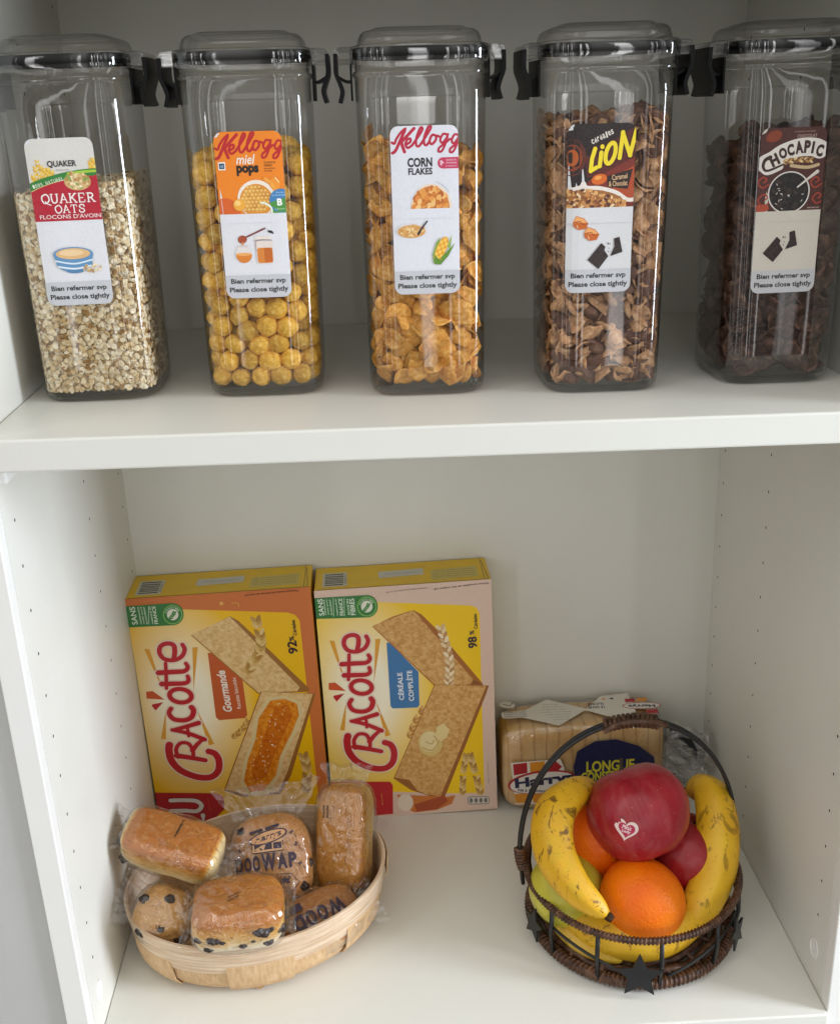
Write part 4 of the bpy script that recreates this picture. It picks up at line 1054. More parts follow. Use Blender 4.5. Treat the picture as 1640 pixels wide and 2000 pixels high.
def cracker_box(kind, x0, x1, y0, label):
    w = x1-x0; base = Vector((x0, y0, fz((x0+x1)/2)))
    r = thing('cracker_box', (base.x+w/2, y0+BD/2, base.z+.0004), label, 'cracker box', 'boxes of crackers at the back of the lower shelf')
    r.rotation_euler = (0, -TILT*-1*.6, 0)
    mb = MB(); vs, fs = bevel_box(w, BD, BH, .0012, 2)
    mb.add([(p.x, p.y, p.z+BH/2) for p in vs], fs, YELLOW if not kind else YELLOW, False)
    mb.build('carton', r)
    fr = MB(); front_art(kind, w, BH).emit(fr, lambda u, v, h: (u-w/2, -BD/2-.0001-h, BH-v), None, 2.5e-6); 
    # the art is laid out about the middle of the face
    me = fr.build('front_print', r)
    me.data.transform(Matrix.Translation((0, 0, -BH/2))); me.location = (0, 0, BH/2)
    tp = MB(); top_art(w, BD).emit(tp, lambda u, v, h: (u-w/2, BD/2-v, BH+.0001+h)); tp.build('top_print', r)
    fl = MB()
    for (a, b, c_, d_) in ((-w/2+.002, w/2-.002, -BD/2+.0002, -BD/2+.0012), (w/2-.0062, w/2-.0056, -BD/2+.001, BD/2-.001)):
        fl.add([(a, c_, BH+.00012), (b, c_, BH+.00012), (b, d_, BH+.00012), (a, d_, BH+.00012)], [(0, 1, 2, 3)], ink('#8a7414'), False)
    fl.build('flap', r)
    return r
cracker_box(0, .0022, .1682, -.0512, 'yellow cracker box with an orange border and jam topped crackers, beside the left wall')
cracker_box(1, .1712, .3322, -.0512, 'yellow cracker box with a beige border and blue flag, right of the orange bordered box')
# ------------------------------------------------------------------ chip-wood basket
def wood(name, c1, c2, c3, axis='Z'):
    t = NT(name); v = t.coord('Object', (6, 6, 1) if axis == 'Z' else (9, 9, 160))
    a = t.ramp(t.noise(v, 60 if axis == 'Z' else 3.0, 5, .65, .3), [(.28, c1), (.5, c2), (.74, c3)]); t.base(a, .62, .3)
    t.bump(t.noise(v, 90 if axis == 'Z' else 6, 4), .25, .0006); return t.mat
VENEER = wood('rim_veneer', '#b89878', '#d4ba9c', '#e8d6be', 'X'); SPLINT = wood('splint_veneer', '#b8946a', '#ccaa80', '#dabd96')
BC = Vector((.1130, -.1860)); BROT = math.radians(15)
def oval(th, a, b):
    x, y = a*math.cos(th), b*math.sin(th); c, s = math.cos(BROT), math.sin(BROT)
    return x*c-y*s, x*s+y*c
def oval_lean(x, z): return z
basket = thing('wooden_basket', (BC.x, BC.y, fz(BC.x)+.0006), 'oval pale chip wood basket full of wrapped brioches on the lower shelf', 'basket')
def band(prof, a0, a1, n, closed, mat, mb, wob=0.0):
    vs = []; m_ = len(prof)
    for i in range(n + (0 if closed else 1)):
        th = a0+(a1-a0)*i/n
        for q, (da, z) in enumerate(prof):
            x, y = oval(th, .0850+da, .0610+da); vs.append((x, y, z + wob*math.sin(th*3)*.5))
    fs = grid_faces(m_, n + (0 if closed else 1), True, closed)
    if not closed: fs += [tuple(range(m_)), tuple(n*m_+k for k in reversed(range(m_)))]
    mb.add(vs, fs, mat, False)
def sm_build(mb, name, parent):
    o = mb.build(name, parent)
    return o
mb = MB(); band([(.0200, .0270), (.0208, .0272), (.0246, .0540), (.0244, .0548), (.0224, .0548), (.0184, .0272)], 0, 2*math.pi, 96, True, VENEER, mb); sm_build(mb, 'rim_band', basket)
mb = MB(); band([(.0186, .0300), (.0222, .0530), (.0214, .0535), (.0176, .0300)], 0, 2*math.pi, 96, True, VENEER, mb); sm_build(mb, 'inner_band', basket)
mb = MB(); vs = [(0, 0, .0045)]+[(*oval(2*math.pi*k/48, .0840, .0600), .0045) for k in range(48)]
mb.add(vs, [(0, 1+k, 1+(k+1) % 48) for k in range(48)], SPLINT, False); mb.build('base', basket)
NSP = 13
for k in range(NSP):
    g = random.Random(k); o_ = .0026*(k % 2) + g.uniform(0, .0009); a0 = 2*math.pi*k/NSP-.02; a1 = 2*math.pi*(k+1)/NSP+.03-(.03 if k % 2 else 0)
    mb = MB(); P = [(.0196, .0330), (.0188, .0230), (.0166, .0125), (.0120, .0050), (.0050, .0014), (-.0160, .0008)]
    out = [(d+o_-.0004, z) for d, z in P]; inn = [(d+o_-.0014, z+.0006) for d, z in reversed(P)]
    band(out+inn, a0, a1, 10, False, SPLINT, mb); mb.build('splint', basket)
mb = MB()
for th in (math.radians(-5),):
    x, y = oval(th, .1090, .0850)
for (th, z0, z1, w_) in ((-.20, .020, .052, .006),):
    P = []
    band([(.0252, .0300), (.0266, .0520), (.0258, .0525), (.0242, .0300)], th, th+.34, 10, False, SPLINT, mb)
mb.build('overlap_strip', basket)
mb = MB(); x0, y0 = oval(math.radians(255), .0800, .0560)
mb.add([(x0-.014, y0-.006, .0010), (x0+.010, y0-.0175, .0008), (x0+.024, y0-.010, .0060), (x0-.002, y0+.002, .0064)], [(0, 1, 2, 3)], SPLINT, False); mb.build('loose_strip', basket)

# ------------------------------------------------------------------ wrapped brioches
FILM = clear_plastic('crinkled_film', .985, .5, .10, 48, .0, .045, .5, (1, 1, 1))
FILM2 = clear_plastic('crumpled_film', .96, .5, .11, 200, .03, .08, 1.0, (1, 1, 1))
FILM3 = clear_plastic('white_film', .96, .5, .14, 180, .16, .08, 1.0, (1, 1, 1))
CHIP = simple('chocolate', '#1d0f0a', .4, .5, '#2e1911', 300, .4, 500)
def crust(name, hz, hx, top='#a9601f', mid='#cd8f45', side='#e9cf98', endpale=True, spot=False):
    t = NT(name); tc = t.node('ShaderNodeTexCoord'); sp = t.node('ShaderNodeSeparateXYZ'); t.link(tc.outputs['Object'], sp.inputs[0])
    v = tc.outputs['Object']
    n1 = t.noise(v, 45, 4, .6); n2 = t.noise(v, 260, 4, .65)
    mr = t.node('ShaderNodeMapRange'); mr.inputs['From Min'].default_value = -hz; mr.inputs['From Max'].default_value = hz
    t.link(sp.outputs['Z'], mr.inputs['Value'])
    ad = t.node('ShaderNodeMath', operation='MULTIPLY_ADD'); ad.inputs[1].default_value = .40; t.link(n1, ad.inputs[0]); t.link(mr.outputs[0], ad.inputs[2])
    f = ad.outputs[0]
    if endpale:
        ab = t.node('ShaderNodeMath', operation='ABSOLUTE'); t.link(sp.outputs['X'], ab.inputs[0])
        er = t.node('ShaderNodeMapRange', interpolation_type='SMOOTHSTEP'); er.inputs['From Min'].default_value = hx*.80; er.inputs['From Max'].default_value = hx*.99; er.inputs['To Max'].default_value = .75
        t.link(ab.outputs[0], er.inputs['Value']); sb = t.node('ShaderNodeMath', operation='SUBTRACT'); t.link(f, sb.inputs[0]); t.link(er.outputs[0], sb.inputs[1]); f = sb.outputs[0]
    a = t.ramp(f, [(.40, side), (.60, '#e2b468'), (.78, mid), (1.0, top)])
    m3 = t.node('ShaderNodeMapping'); m3.inputs['Scale'].default_value = (.35, 1, 1); t.link(v, m3.inputs[0])
    st = t.noise(m3.outputs[0], 170, 5, .7, 1.2)
    a = t.mix(t.ramp(st, [(.34, .55), (.47, 0.0)]), a, '#7c4212' if not spot else '#8e5a24')
    a = t.mix(t.ramp(n2, [(.50, 0.0), (.8, .35)]), a, '#f0cf8e')
    vo = t.node('ShaderNodeTexVoronoi', feature='DISTANCE_TO_EDGE'); vo.inputs['Scale'].default_value = 60
    wv = t.node('ShaderNodeMix', data_type='RGBA', blend_type='ADD'); wv.inputs[0].default_value = .02; t.link(v, wv.inputs[6])
    nn_ = t.node('ShaderNodeTexNoise'); nn_.inputs['Scale'].default_value = 60; t.link(v, nn_.inputs['Vector']); t.link(nn_.outputs['Color'], wv.inputs[7])
    t.link(wv.outputs[2], vo.inputs['Vector'])
    cr = t.ramp(vo.outputs['Distance'], [(.0, 0.0), (.05, 1.0)])
    t.base(a, .45, .4)
    t.bump(t.mix(.65, cr, t.noise(v, 120, 5, .7)), .7, .0016); return t.mat
def frame(c, x, z):
    z = Vector(z).normalized(); x = Vector(x); x = (x-z*x.dot(z)).normalized(); y = z.cross(x)
    M = Matrix.Identity(4)
    for i in range(3): M[i][0], M[i][1], M[i][2], M[i][3] = x[i], y[i], z[i], c[i]
    return M
def fin(mb, M, w, l, side, seed, mat=FILM2, amp=.0035, flare=1.15):
    """the crimped, crumpled end of a film bag"""
    g = random.Random(seed); nu, nv = 30, 9; vs = []
    for j in range(nv):
        for i in range(nu):
            s = i/(nu-1)*2-1; t = j/(nv-1)
            z = amp*(noise.noise(Vector((s*5, t*2.2, seed)))*1.5 + noise.noise(Vector((s*13, t*4, seed+9)))*.8)*(.35+t)
            x = l*t*(1+.18*noise.noise(Vector((s*3, 1, seed)))) ; y = s*w*(.80+(flare-.80)*t)
            vs.append(M @ Vector((side*x, y+amp*.6*noise.noise(Vector((t*5, s*6, seed+4))), z)))
    mb.add(vs, grid_faces(nu, nv), mat)
def brioche(M, hx, hy, hz, n, label, top, mid, side, chips, seed, endpale=True, fins=(1, 1), prints=None, spot=False, film_amp=.0010, finlen=.016):
    root = MB()
    mat_ = crust('crust_%d' % seed, hz, hx, top, mid, side, endpale, spot)
    vs, fs = sbox(hx, hy, hz, n, 22, min(hx, hy, hz)*.07, 38, seed); root.add(vs, fs, mat_)
    for (x, y, z, r) in chips:
        q = Vector((x, y, z)); k = (abs(x/hx)**n+abs(y/hy)**n+abs(z/hz)**n)**(-1/n); q = q*k*.955
        cv, cf = sbox(r*1.2, r*.95, r*.75, 2.2, 6, r*.45, 330, seed+3); root.add([p+q for p in cv], cf, CHIP)
    o = root.build('wrapped_brioche'); o.matrix_world = M
    tag(o, label, 'brioche', 'wrapped brioches in the basket')
    w = MB(); e = .0021
    vs, fs = sbox(hx+e, hy+e, hz+e, n*.9, 40)
    for i_, p in enumerate(vs):                # folds and creases drawn tight over the bread
        q = p*95+Vector((seed*3.1, seed, 0)); f_ = .8-2.2*abs(noise.noise(q))+.5*(.5-abs(noise.noise(q*2.3)))
        vs[i_] = p + p.normalized()*film_amp*1.05*f_
    w.add(vs, fs, FILM)
    I = Matrix.Identity(4)
    if fins[0]: fin(w, Matrix.Translation((-hx-.001, 0, 0)), hy, finlen, -1, seed+1)
    if fins[1]: fin(w, Matrix.Translation((hx+.001, 0, 0)), hy, finlen, 1, seed+2)
    wo = w.build('wrapper', o)
    if prints:
        pm_ = MB(); a, b, c = hx+e+.0012, hy+e+.0012, hz+e+.0009; nn = n*.9
        def fn(u, v, h): return (u, -v, c*max(.02, 1-abs(u/a)**nn-abs(v/b)**nn)**(1/nn)+h)
        prints().emit(pm_, fn, .003); pm_.build('film_print', wo)
    return o
def flat_print(word, u, v, w, h, rot=0, n=1, c='#2c1c12'):
    def f():
        A = Art()
        for k in range(n): A.text(word, u, v+k*h*1.6, w, h, c, .03, 0, rot)
        return A
    return f
BR = '#3a2a3a'
def doowap():
    A = Art(); s = 1.0
    # window-shaped bakery mark
    A.poly(rrect(-.0130, -.0225, .0130, -.0085, .002), '#d9a878'); A.poly([(-.011, -.0155), (-.004, -.0155), (-.004, -.0105), (-.011, -.0102)], BR); A.poly([(-.003, -.0155), (.004, -.0155), (.004, -.0105), (-.003, -.0105)], BR); A.poly([(.005, -.0155), (.012, -.0155), (.012, -.0102), (.005, -.0105)], BR)
    A.stroke([(-.013, -.0160), (-.0125, -.0085), (.0125, -.0085), (.013, -.0160)], .0009, BR, False)
    A.poly(ellipse(.001, -.0205, .0165, .0054, 30, -10), BR); A.poly(ellipse(.001, -.0205, .0152, .0043, 30, -10), '#d6a070'); A.text('Harrys', .001, -.0203, .0235, .0064, BR, .035, .15, -10)
    A.stroke([(-.0135, -.0250), (-.004, -.0268)], .0022, BR, False); A.stroke([(0, -.0272), (.010, -.0292)], .0022, BR, False)
    x = -.0285
    for ch, w, h in (('D', .0068, .0120), ('O', .0060, .0125), ('O', .0060, .0130), ('W', .0125, .0145), ('A', .0080, .0125), ('P', .0066, .0120)):
        A.text(ch, x+w/2, -.0005-(.0145-h)*-.2, w, h, BR, .05); x += w+.0012
    A.stroke([(.006, .010), (.018, .011), (.024, .019), (.014, .028)], .0006, BR, False); A.text('π', .0125, .0155, .009, .006, BR, .05, .1); A.text('SANS', .0115, .0215, .008, .0026, BR, .02); A.text('CONSERVATEUR', .0115, .0250, .013, .0022, BR, .01)
    for (u, v, r) in ((.021, -.022, 40), (.024, -.012, 20), (-.024, -.012, -30), (.026, .004, 60)): A.text('z', u, v, .003, .003, BR, .05, 0, r); A.stroke([(u+.002, v+.002), (u+.0035, v+.005)], .0006, BR, False)
    return A
def doo2():
    A = Art(); x = -.022
    for ch, w in (('D', .0095), ('O', .0085), ('O', .0085), ('W', .014)):
        A.text(ch, x+w/2, .000, w, .0130, BR, .05, 0, 180); x += w+.0015
    A.poly(rrect(-.026, -.016, -.010, -.009, .001), BR); A.poly(rrect(-.004, .011, .012, .017, .001), BR)
    A.stroke([(-.02, .010), (.0, .019), (.018, .012)], .0008, '#e8d6c0', False)
    return A
brioche(frame(at(338, 1652, -.200), (.86, -.20, -.26), (.14, -.32, .92)), .0410, .0205, .0170, 5.0, 'wrapped brioche bar with a brown top, lying across the left end of the basket', '#b86c1e', '#d4943c', '#f2d8a0',
        [(-.042, .008, .004, .0038), (-.042, -.010, .001, .0042), (-.041, .0, -.012, .003), (-.04, -.018, -.012, .004)], 1, True, (1, 1), flat_print('brioche', .004, -.006, .013, .0022, 92, 2), film_amp=.0007)
brioche(frame(at(325, 1790, -.226), (.80, -.35, -.2), (.1, -.62, .78)), .0250, .0225, .0220, 2.6, 'small round chocolate chip brioche in clear film, against the left rim of the basket', '#cc9858', '#e2bc80', '#f2e0b8',
        [(-.01, -.02, .012, .0040), (.012, -.02, .006, .0042), (.018, -.012, .012, .0035), (0, .01, .02, .0036), (-.016, .002, .014, .0038), (.004, -.012, .018, .0025), (-.008, -.02, -.002, .003), (.016, .012, .012, .004)], 2, False, (1, 0), flat_print('16 g', .004, .012, .007, .0030, -20, 1), film_amp=.0012, finlen=.020)
brioche(frame(at(466, 1783, -.252), (1, .05, .045), (.02, -.08, 1)), .0360, .0260, .0200, 3.6, 'brown topped brioche with a chip studded front, resting on the front basket rim', '#b46e26', '#dca250', '#f8ecca',
        [(-.019, -.026, .000, .0042), (-.012, -.026, -.003, .0026), (.020, -.026, .004, .0050), (.027, -.026, .005, .0034), (-.031, -.022, -.002, .0036), (.004, -.026, -.009, .0028), (-.033, -.016, -.006, .003), (-.004, -.026, .002, .0018), (.012, -.026, -.005, .002), (-.025, -.026, -.011, .0036), (.026, -.026, -.010, .0034), (.034, -.018, -.002, .004)], 3, False, (1, 1), flat_print('brioche', -.002, .004, .009, .0022, -30, 2), film_amp=.0011, finlen=.007)
brioche(frame(at(531, 1683, -.172), (1, .06, .04), (-.03, -.80, .60)), .0345, .0385, .0170, 3.0, 'round bun in a printed clear bag standing in the middle of the basket', '#c8884a', '#dca666', '#e8c48c',
        [(.026, -.022, .010, .004), (.030, -.004, .006, .0035), (-.020, .025, .010, .0035)], 4, False, (0, 0), doowap, True, .0012)
o5 = brioche(frame(at(674, 1636, -.158), (.06, .46, .88), (-.34, -.78, .45)), .0455, .0225, .0180, 4.5, 'long wrapped brioche standing upright at the right end of the basket', '#c48438', '#dcac60', '#f0d29a',
        [(-.045, -.006, .010, .0050), (-.045, .010, .008, .0040)], 5, False, (1, 1), flat_print('brioche', .024, -.012, .010, .0022, -2, 2), film_amp=.0013)
brioche(frame(at(622, 1800, -.222), (.86, .40, .12), (.10, -.42, .90)), .0360, .0240, .0120, 3.0, 'wrapped bun lying low at the front right of the basket with upside down brown lettering', '#a8682c', '#c68c4c', '#d8a868',
        [], 6, False, (0, 1), doo2, True, .0014)
# the gathered film at the head of the printed bag
bun = [o for o in COL.objects if o.name.startswith('wrapped_brioche')][3]
mb = MB(); fin(mb, Matrix.Translation((0, .036, 0)) @ Matrix.Rotation(math.radians(90), 4, 'Z'), .036, .028, 1, 77, FILM2, .006, 1.35); mb.build('film_end', bun)
# ------------------------------------------------------------------ sliced loaf in its bag
LB = fz(.4175); loaf = thing('bread_loaf', (.4175, -.032, LB+.0006), 'sliced white sandwich loaf in a clear printed bag behind the fruit basket', 'bread')
TOAST = simple('loaf_crust', '#b98548', .7, .25, '#d2a468', 60, .3, 400); CRUMB = simple('loaf_crumb', '#d8b27a', .75, .2, '#e4c697', 120)
_t = NT('sliced_crust'); _v = _t.coord(); _w = _t.node('ShaderNodeTexWave', bands_direction='X'); _w.inputs['Scale'].default_value = 25.5; _w.inputs['Distortion'].default_value = 1.6; _w.inputs['Detail'].default_value = 2
_t.link(_v, _w.inputs['Vector'])
_a = _t.ramp(_t.noise(_v, 40, 4), [(.3, '#c89c64'), (.55, '#d9b47e'), (.75, '#e6ca9c')]); _a = _t.mix(_t.ramp(_w.outputs['Fac'], [(0.0, .4), (.12, 0.0)]), _a, '#9c6e3e'); _t.base(_a, .7, .2)
_t.bump(_t.ramp(_w.outputs['Fac'], [(0.0, 0.0), (.15, 1.0)]), .35, .001); LOAFM = _t.mat
sl = MB(); hx, hy, hz = .0790, .0255, .0470
vs, fs = sbox(hx, hy, hz, 7.0, 30, .0006, 70, 3); sl.add([(p.x, p.y, p.z+hz+.001) for p in vs], fs, LOAFM)
sl.build('slices', loaf)
mb = MB(); vs, fs = sbox(hx+.0035, hy+.0018, hz+.0022, 6.0, 30, .0008, 60, 4); mb.add([(p.x, p.y, p.z+hz+.0015) for p in vs], fs, FILM)
fin(mb, Matrix.Translation((hx+.001, -.016, .058)) @ Matrix.Rotation(math.radians(20), 4, 'Y') @ Matrix.Rotation(math.radians(80), 4, 'X'), .036, .044, 1, 34, FILM3, .010, .7)
fin(mb, Matrix.Translation((hx+.001, -.004, .066)) @ Matrix.Rotation(math.radians(38), 4, 'Y') @ Matrix.Rotation(math.radians(-25), 4, 'X'), .030, .052, 1, 14, FILM2, .011, .75)
fin(mb, Matrix.Translation((hx+.002, -.010, .050)) @ Matrix.Rotation(math.radians(52), 4, 'Y') @ Matrix.Rotation(math.radians(60), 4, 'X'), .024, .046, 1, 24, FILM2, .010, .8)
bag = mb.build('bag', loaf)
def loaf_front():
    A = Art(); f = lambda x, y: ((x-985)/2060*.93-.082, (y-1616)/2060*.93+.001)
    A.poly([f(*p) for p in [(1005, 1480), (1112, 1478), (1120, 1500), (1122, 1560), (1075, 1590), (1015, 1586)]], '#dcd6c8')
    A.poly([f(*p) for p in [(1010, 1484), (1040, 1482), (1041, 1508), (1012, 1512)]], '#a81422'); A.poly([f(*p) for p in [(1046, 1482), (1078, 1481), (1078, 1504), (1047, 1507)]], '#d58a1c'); A.poly([f(*p) for p in [(1080, 1498), (1099, 1480), (1116, 1498), (1097, 1516)]], '#a81422')
    A.poly([f(*p) for p in [(1012, 1560), (1042, 1558), (1050, 1584), (1016, 1584)]], '#d58a1c'); A.poly([f(*p) for p in [(1048, 1558), (1084, 1556), (1084, 1584), (1054, 1586)]], '#d58a1c')
    A.poly([f(*p) for p in ellipse(1072, 1533, 74, 29, 30, -4)], '#a81422'); A.poly([f(*p) for p in ellipse(1074, 1535, 71, 26, 30, -4)], '#dcd6cc')
    p = f(1078, 1532); A.text('Harrys', p[0], p[1], .058, .0145, '#1a1c44', .045, 0, -4); p = f(1060, 1554); A.text('Né à Châteauroux', p[0], p[1], .036, .0036, '#1a1c44', .02, 0, 6)
    A.poly([f(*p) for p in [(1140, 1500), (1148, 1462), (1185, 1440), (1230, 1438), (1280, 1458), (1314, 1488), (1318, 1515), (1305, 1536), (1250, 1560), (1180, 1570), (1148, 1556)]], '#151a48')
    p = f(1220, 1503); A.text('LONGUE', p[0], p[1], .047, .0125, '#d8cf30', .03); p = f(1230, 1528); A.text('CONSERVATION', p[0], p[1], .066, .0105, '#d8cf30', .03)
    return A
mb = MB(); loaf_front().emit(mb, lambda u, v, h: (u, -hy-.0036-h, -v+.0015+(0)), None); mb.build('front_print', bag)
def loaf_top():
    A = Art(); W_ = '#d8d2c6'
    A.poly([(-.066, .006), (-.030, -.020), (.006, .002), (-.026, .028)], W_)
    for k in range(7): A.text('Chez Harrys, notre pain se déguste nature', -.028+.001*k, -.010+k*.0046, .030-abs(k-3)*.005, .0022, '#77746c', 0, 0, 183)
    A.poly([(.004, .004), (.024, -.020), (.052, -.022), (.052, .012), (.030, .022)], W_)
    A.text('LE SANS', .016, .000, .016, .0042, '#2e3040', .03, 0, 182); A.text('SUCRES', .016, -.006, .016, .0042, '#2e3040', .03, 0, 182)
    A.poly(ellipse(.026, -.014, .002, .0015, 10), '#d59a3a'); A.poly(ellipse(.034, -.014, .002, .0015, 10), '#2a2420')
    A.poly(ellipse(.060, .002, .019, .0062, 26, 4), '#a81422'); A.poly(ellipse(.060, .002, .0178, .0054, 26, 4), W_); A.text('Harrys', .060, .002, .026, .0062, '#1a1c44', .04, 0, 184)
    A.poly([(.046, -.012), (.056, -.012), (.056, -.006), (.046, -.005)], '#a81422'); A.poly([(.058, -.012), (.068, -.012), (.068, -.006), (.058, -.006)], '#d58a1c'); A.poly([(.062, .010), (.073, .010), (.073, .017), (.062, .017)], '#a81422')
    A.poly(rrect(-.078, -.002, -.052, .010, .003), W_)
    for k in range(3): A.text('RECETTE AUX INGRÉDIENTS', -.065, .000+k*.0038, .022, .0026, '#35343c', .02, 0, 183)
    A.poly(ellipse(-.070, -.014, .008, .006, 14, 20), W_); A.stroke([(-.074, -.016), (-.068, -.012), (-.064, -.018)], .001, '#35343c', False)
    return A
mb = MB(); loaf_top().emit(mb, lambda u, v, h: (u, -v, 2*hz+.0052+h), None); mb.build('top_print', bag)
tl = MB()
for k, (a, b, c_) in enumerate((((.086, -.012, .075), (.112, -.020, .050), .006), ((.096, -.006, .070), (.120, -.016, .040), .005))):
    P = catmull([a, ((a[0]+b[0])/2+.004, a[1]-.004, (a[2]+b[2])/2+.004), b], 6); vs = []
    for p in P: vs += [p+Vector((0, 0, c_)), p-Vector((0, 0, c_))]
    tl.add(vs, grid_faces(2, len(P)), ink('#17181c' if k == 0 else '#c9cdd2'))
tl.build('tail_print', bag)
# ------------------------------------------------------------------ fruit basket
FC = Vector((.4270, -.2000)); FR = .0880
RATTAN = NT('rattan'); _v = RATTAN.coord(); RATTAN.base(RATTAN.ramp(RATTAN.noise(_v, 160, 4, .6), [(.3, '#2c190f'), (.5, '#503321'), (.75, '#7c5a42')]), .45, .45); RATTAN.bump(RATTAN.noise(_v, 500, 3), .4, .0005); RATTAN = RATTAN.mat
IRON = simple('black_iron', '#0e0f10', .38, .5, '#17181a', 150, .2, 500)
fb = thing('fruit_basket', (FC.x, FC.y, fz(FC.x)+.0004), 'round black wire and brown rattan fruit basket with a tall hoop handle and star plates', 'basket')
circ = lambda r, z, n=72: [(r*math.cos(2*math.pi*k/n), r*math.sin(2*math.pi*k/n), z) for k in range(n)]
mb = MB(); tube(mb, circ(FR-.004, .0066), .0040, RATTAN, 10, True); tube(mb, helix(circ(FR-.004, .0066), .0042, 140, True, 8), .0012, RATTAN, 5, True)
for r in (.074, .064, .054, .044, .034, .024, .014):
    tube(mb, [(p[0], p[1], .0065+.0016*math.sin(k*math.pi/3+r*500)) for k, p in enumerate(circ(r, 0))], .0038, RATTAN, 7, True)
for k in range(18):
    a = 2*math.pi*k/18; tube(mb, [(.012*math.cos(a), .012*math.sin(a), .0075), (.080*math.cos(a), .080*math.sin(a), .0075)], .0022, RATTAN, 6)
mb.build('woven_base', fb)
RZ = .0520
mb = MB(); tube(mb, circ(FR, RZ), .0024, RATTAN, 8, True); tube(mb, helix(circ(FR, RZ), .0025, 175, True, 8), .0009, RATTAN, 5, True); mb.build('rattan_ring', fb)
angs = [-90+d for d in (-58, -30, 2, 36, 66, 118, 150, 180, 212, 244)]
for d in angs:
    a = math.radians(d); x, y = math.cos(a), math.sin(a)
    mb = MB(); tube(mb, [((FR-.002)*x, (FR-.002)*y, .006), ((FR+.0012)*x, (FR+.0012)*y, .028), (FR*x, FR*y, RZ)], .0019, IRON, 8); mb.build('upright', fb)
for a0, a1, up in ((-150, -100, 1), (-84, -30, -1), (-20, 30, 1), (60, 120, 1)):
    P = []
    for k in range(9):
        t = k/8; a = math.radians(a0+(a1-a0)*t); P.append(((FR-.0005)*math.cos(a), (FR-.0005)*math.sin(a), .034-.018*(t if up > 0 else 1-t)+.003*math.sin(t*math.pi)))
    mb = MB(); tube(mb, P, .0013, IRON, 6); mb.build('curved_wire', fb)
def star(a_deg, z, r, lean):
    a = math.radians(a_deg); n = Vector((math.cos(a), math.sin(a), lean)).normalized(); e1 = Vector((-math.sin(a), math.cos(a), 0)); e2 = n.cross(e1)
    c = Vector(((FR+.0040)*math.cos(a), (FR+.0040)*math.sin(a), z)); vs = []
    for off in (0, .0018):
        for k in range(10):
            q = math.pi/2+math.pi*k/5; R = r if k % 2 == 0 else r*.46
            vs.append(c + n*off + e1*R*math.cos(q) + e2*R*math.sin(q))
    mb = MB(); c0, c1 = len(vs), len(vs)+1; vs += [c, c+n*.0018]
    fs = [(k, (k+1) % 10, 10+(k+1) % 10, 10+k) for k in range(10)] + [(c0, (k+1) % 10, k) for k in range(10)] + [(c1, 10+k, 10+(k+1) % 10) for k in range(10)]
    mb.add(vs, fs, IRON, False); mb.build('star_plate', fb)
for a_, z_ in ((-99, .0225), (-160, .025), (-38, .025), (60, .024), (120, .024)): star(a_, z_, .0195 if a_ == -99 else .0145, .12)
# the hoop handle: two black rods side by side
def hoop(off):
    P = []
    for k in range(41):
        t = math.pi*k/40; x = -.0925*math.cos(t); z = .052+.132*math.sin(t)**.86 if 0 < k < 40 else .030
        P.append((x*(1 if 0 < k < 40 else .97), .012+off, z))
    return P
HT = .184
mb = MB()
for off in (-.0020, .0020): tube(mb, hoop(off), .0018, IRON, 8)
handle = mb.build('handle', fb)
mb = MB(); tp = [p for p in hoop(0) if -.022 < p[0] < .026]
tube(mb, tp, .0038, RATTAN, 8); tube(mb, helix(tp, .0046, 12, False, 12), .0019, RATTAN, 6)
tube(mb, catmull([(-.024, .006, tp[0][2]-.002), (-.010, .005, HT+.0028), (.010, .005, HT+.0030), (.028, .008, tp[-1][2]-.001)], 8), .0026, RATTAN, 6)
mb.build('rattan_grip', handle)
for s in (-1, 1):
    mb = MB(); base_ = [(s*.0890, .010, .046), (s*.0915, .011, .056), (s*.0922, .012, .066)]
    tube(mb, base_, .0036, RATTAN, 8); tube(mb, helix(catmull(base_, 4), .0040, 7, False, 10), .0014, RATTAN, 6); mb.build('rattan_knot', fb)

# ------------------------------------------------------------------ fruit
def apple_mat(name, c1, c2, c3, spots):
    t = NT(name); v = t.coord(); a = t.ramp(t.noise(v, 22, 4, .6, .5), [(.25, c1), (.5, c2), (.8, c3)])
    v2 = t.coord('Object', (1, 1, .14)); a = t.mix(t.ramp(t.noise(v2, 120, 4, .7, .4), [(.46, 0.0), (.80, .16)]), a, spots)
    vo = t.node('ShaderNodeTexVoronoi'); vo.inputs['Scale'].default_value = 190; t.link(v, vo.inputs['Vector'])
    a = t.mix(t.ramp(vo.outputs['Distance'], [(.0, .55), (.13, 0.0)]), a, spots)
    t.base(a, .30, .45); t.bump(t.noise(v, 70, 3), .05, .001); return t.mat
PINK = apple_mat('red_apple_skin', '#7c0a18', '#981425', '#ae2434', '#d8a090'); DARKRED = apple_mat('dark_apple_skin', '#7c0f1c', '#94161f', '#a8262a', '#c07a60')
LIME = apple_mat('green_apple_skin', '#a8a022', '#bcb434', '#cfc44e', '#dcd68a')
def orange_mat():
    t = NT('orange_peel'); v = t.coord(); a = t.ramp(t.noise(v, 30, 3), [(.3, '#e86404'), (.7, '#f27e06')])
    vo = t.node('ShaderNodeTexVoronoi'); vo.inputs['Scale'].default_value = 330; t.link(v, vo.inputs['Vector'])
    a = t.mix(t.ramp(vo.outputs['Distance'], [(.0, .25), (.25, 0.0)]), a, '#c24e06'); t.base(a, .42, .3)
    h = t.ramp(vo.outputs['Distance'], [(.0, 0.0), (.45, 1.0)]); h2 = t.mix(.45, h, t.noise(v, 130, 3)); t.bump(h2, .55, .0011); return t.mat
ORANGE = orange_mat()
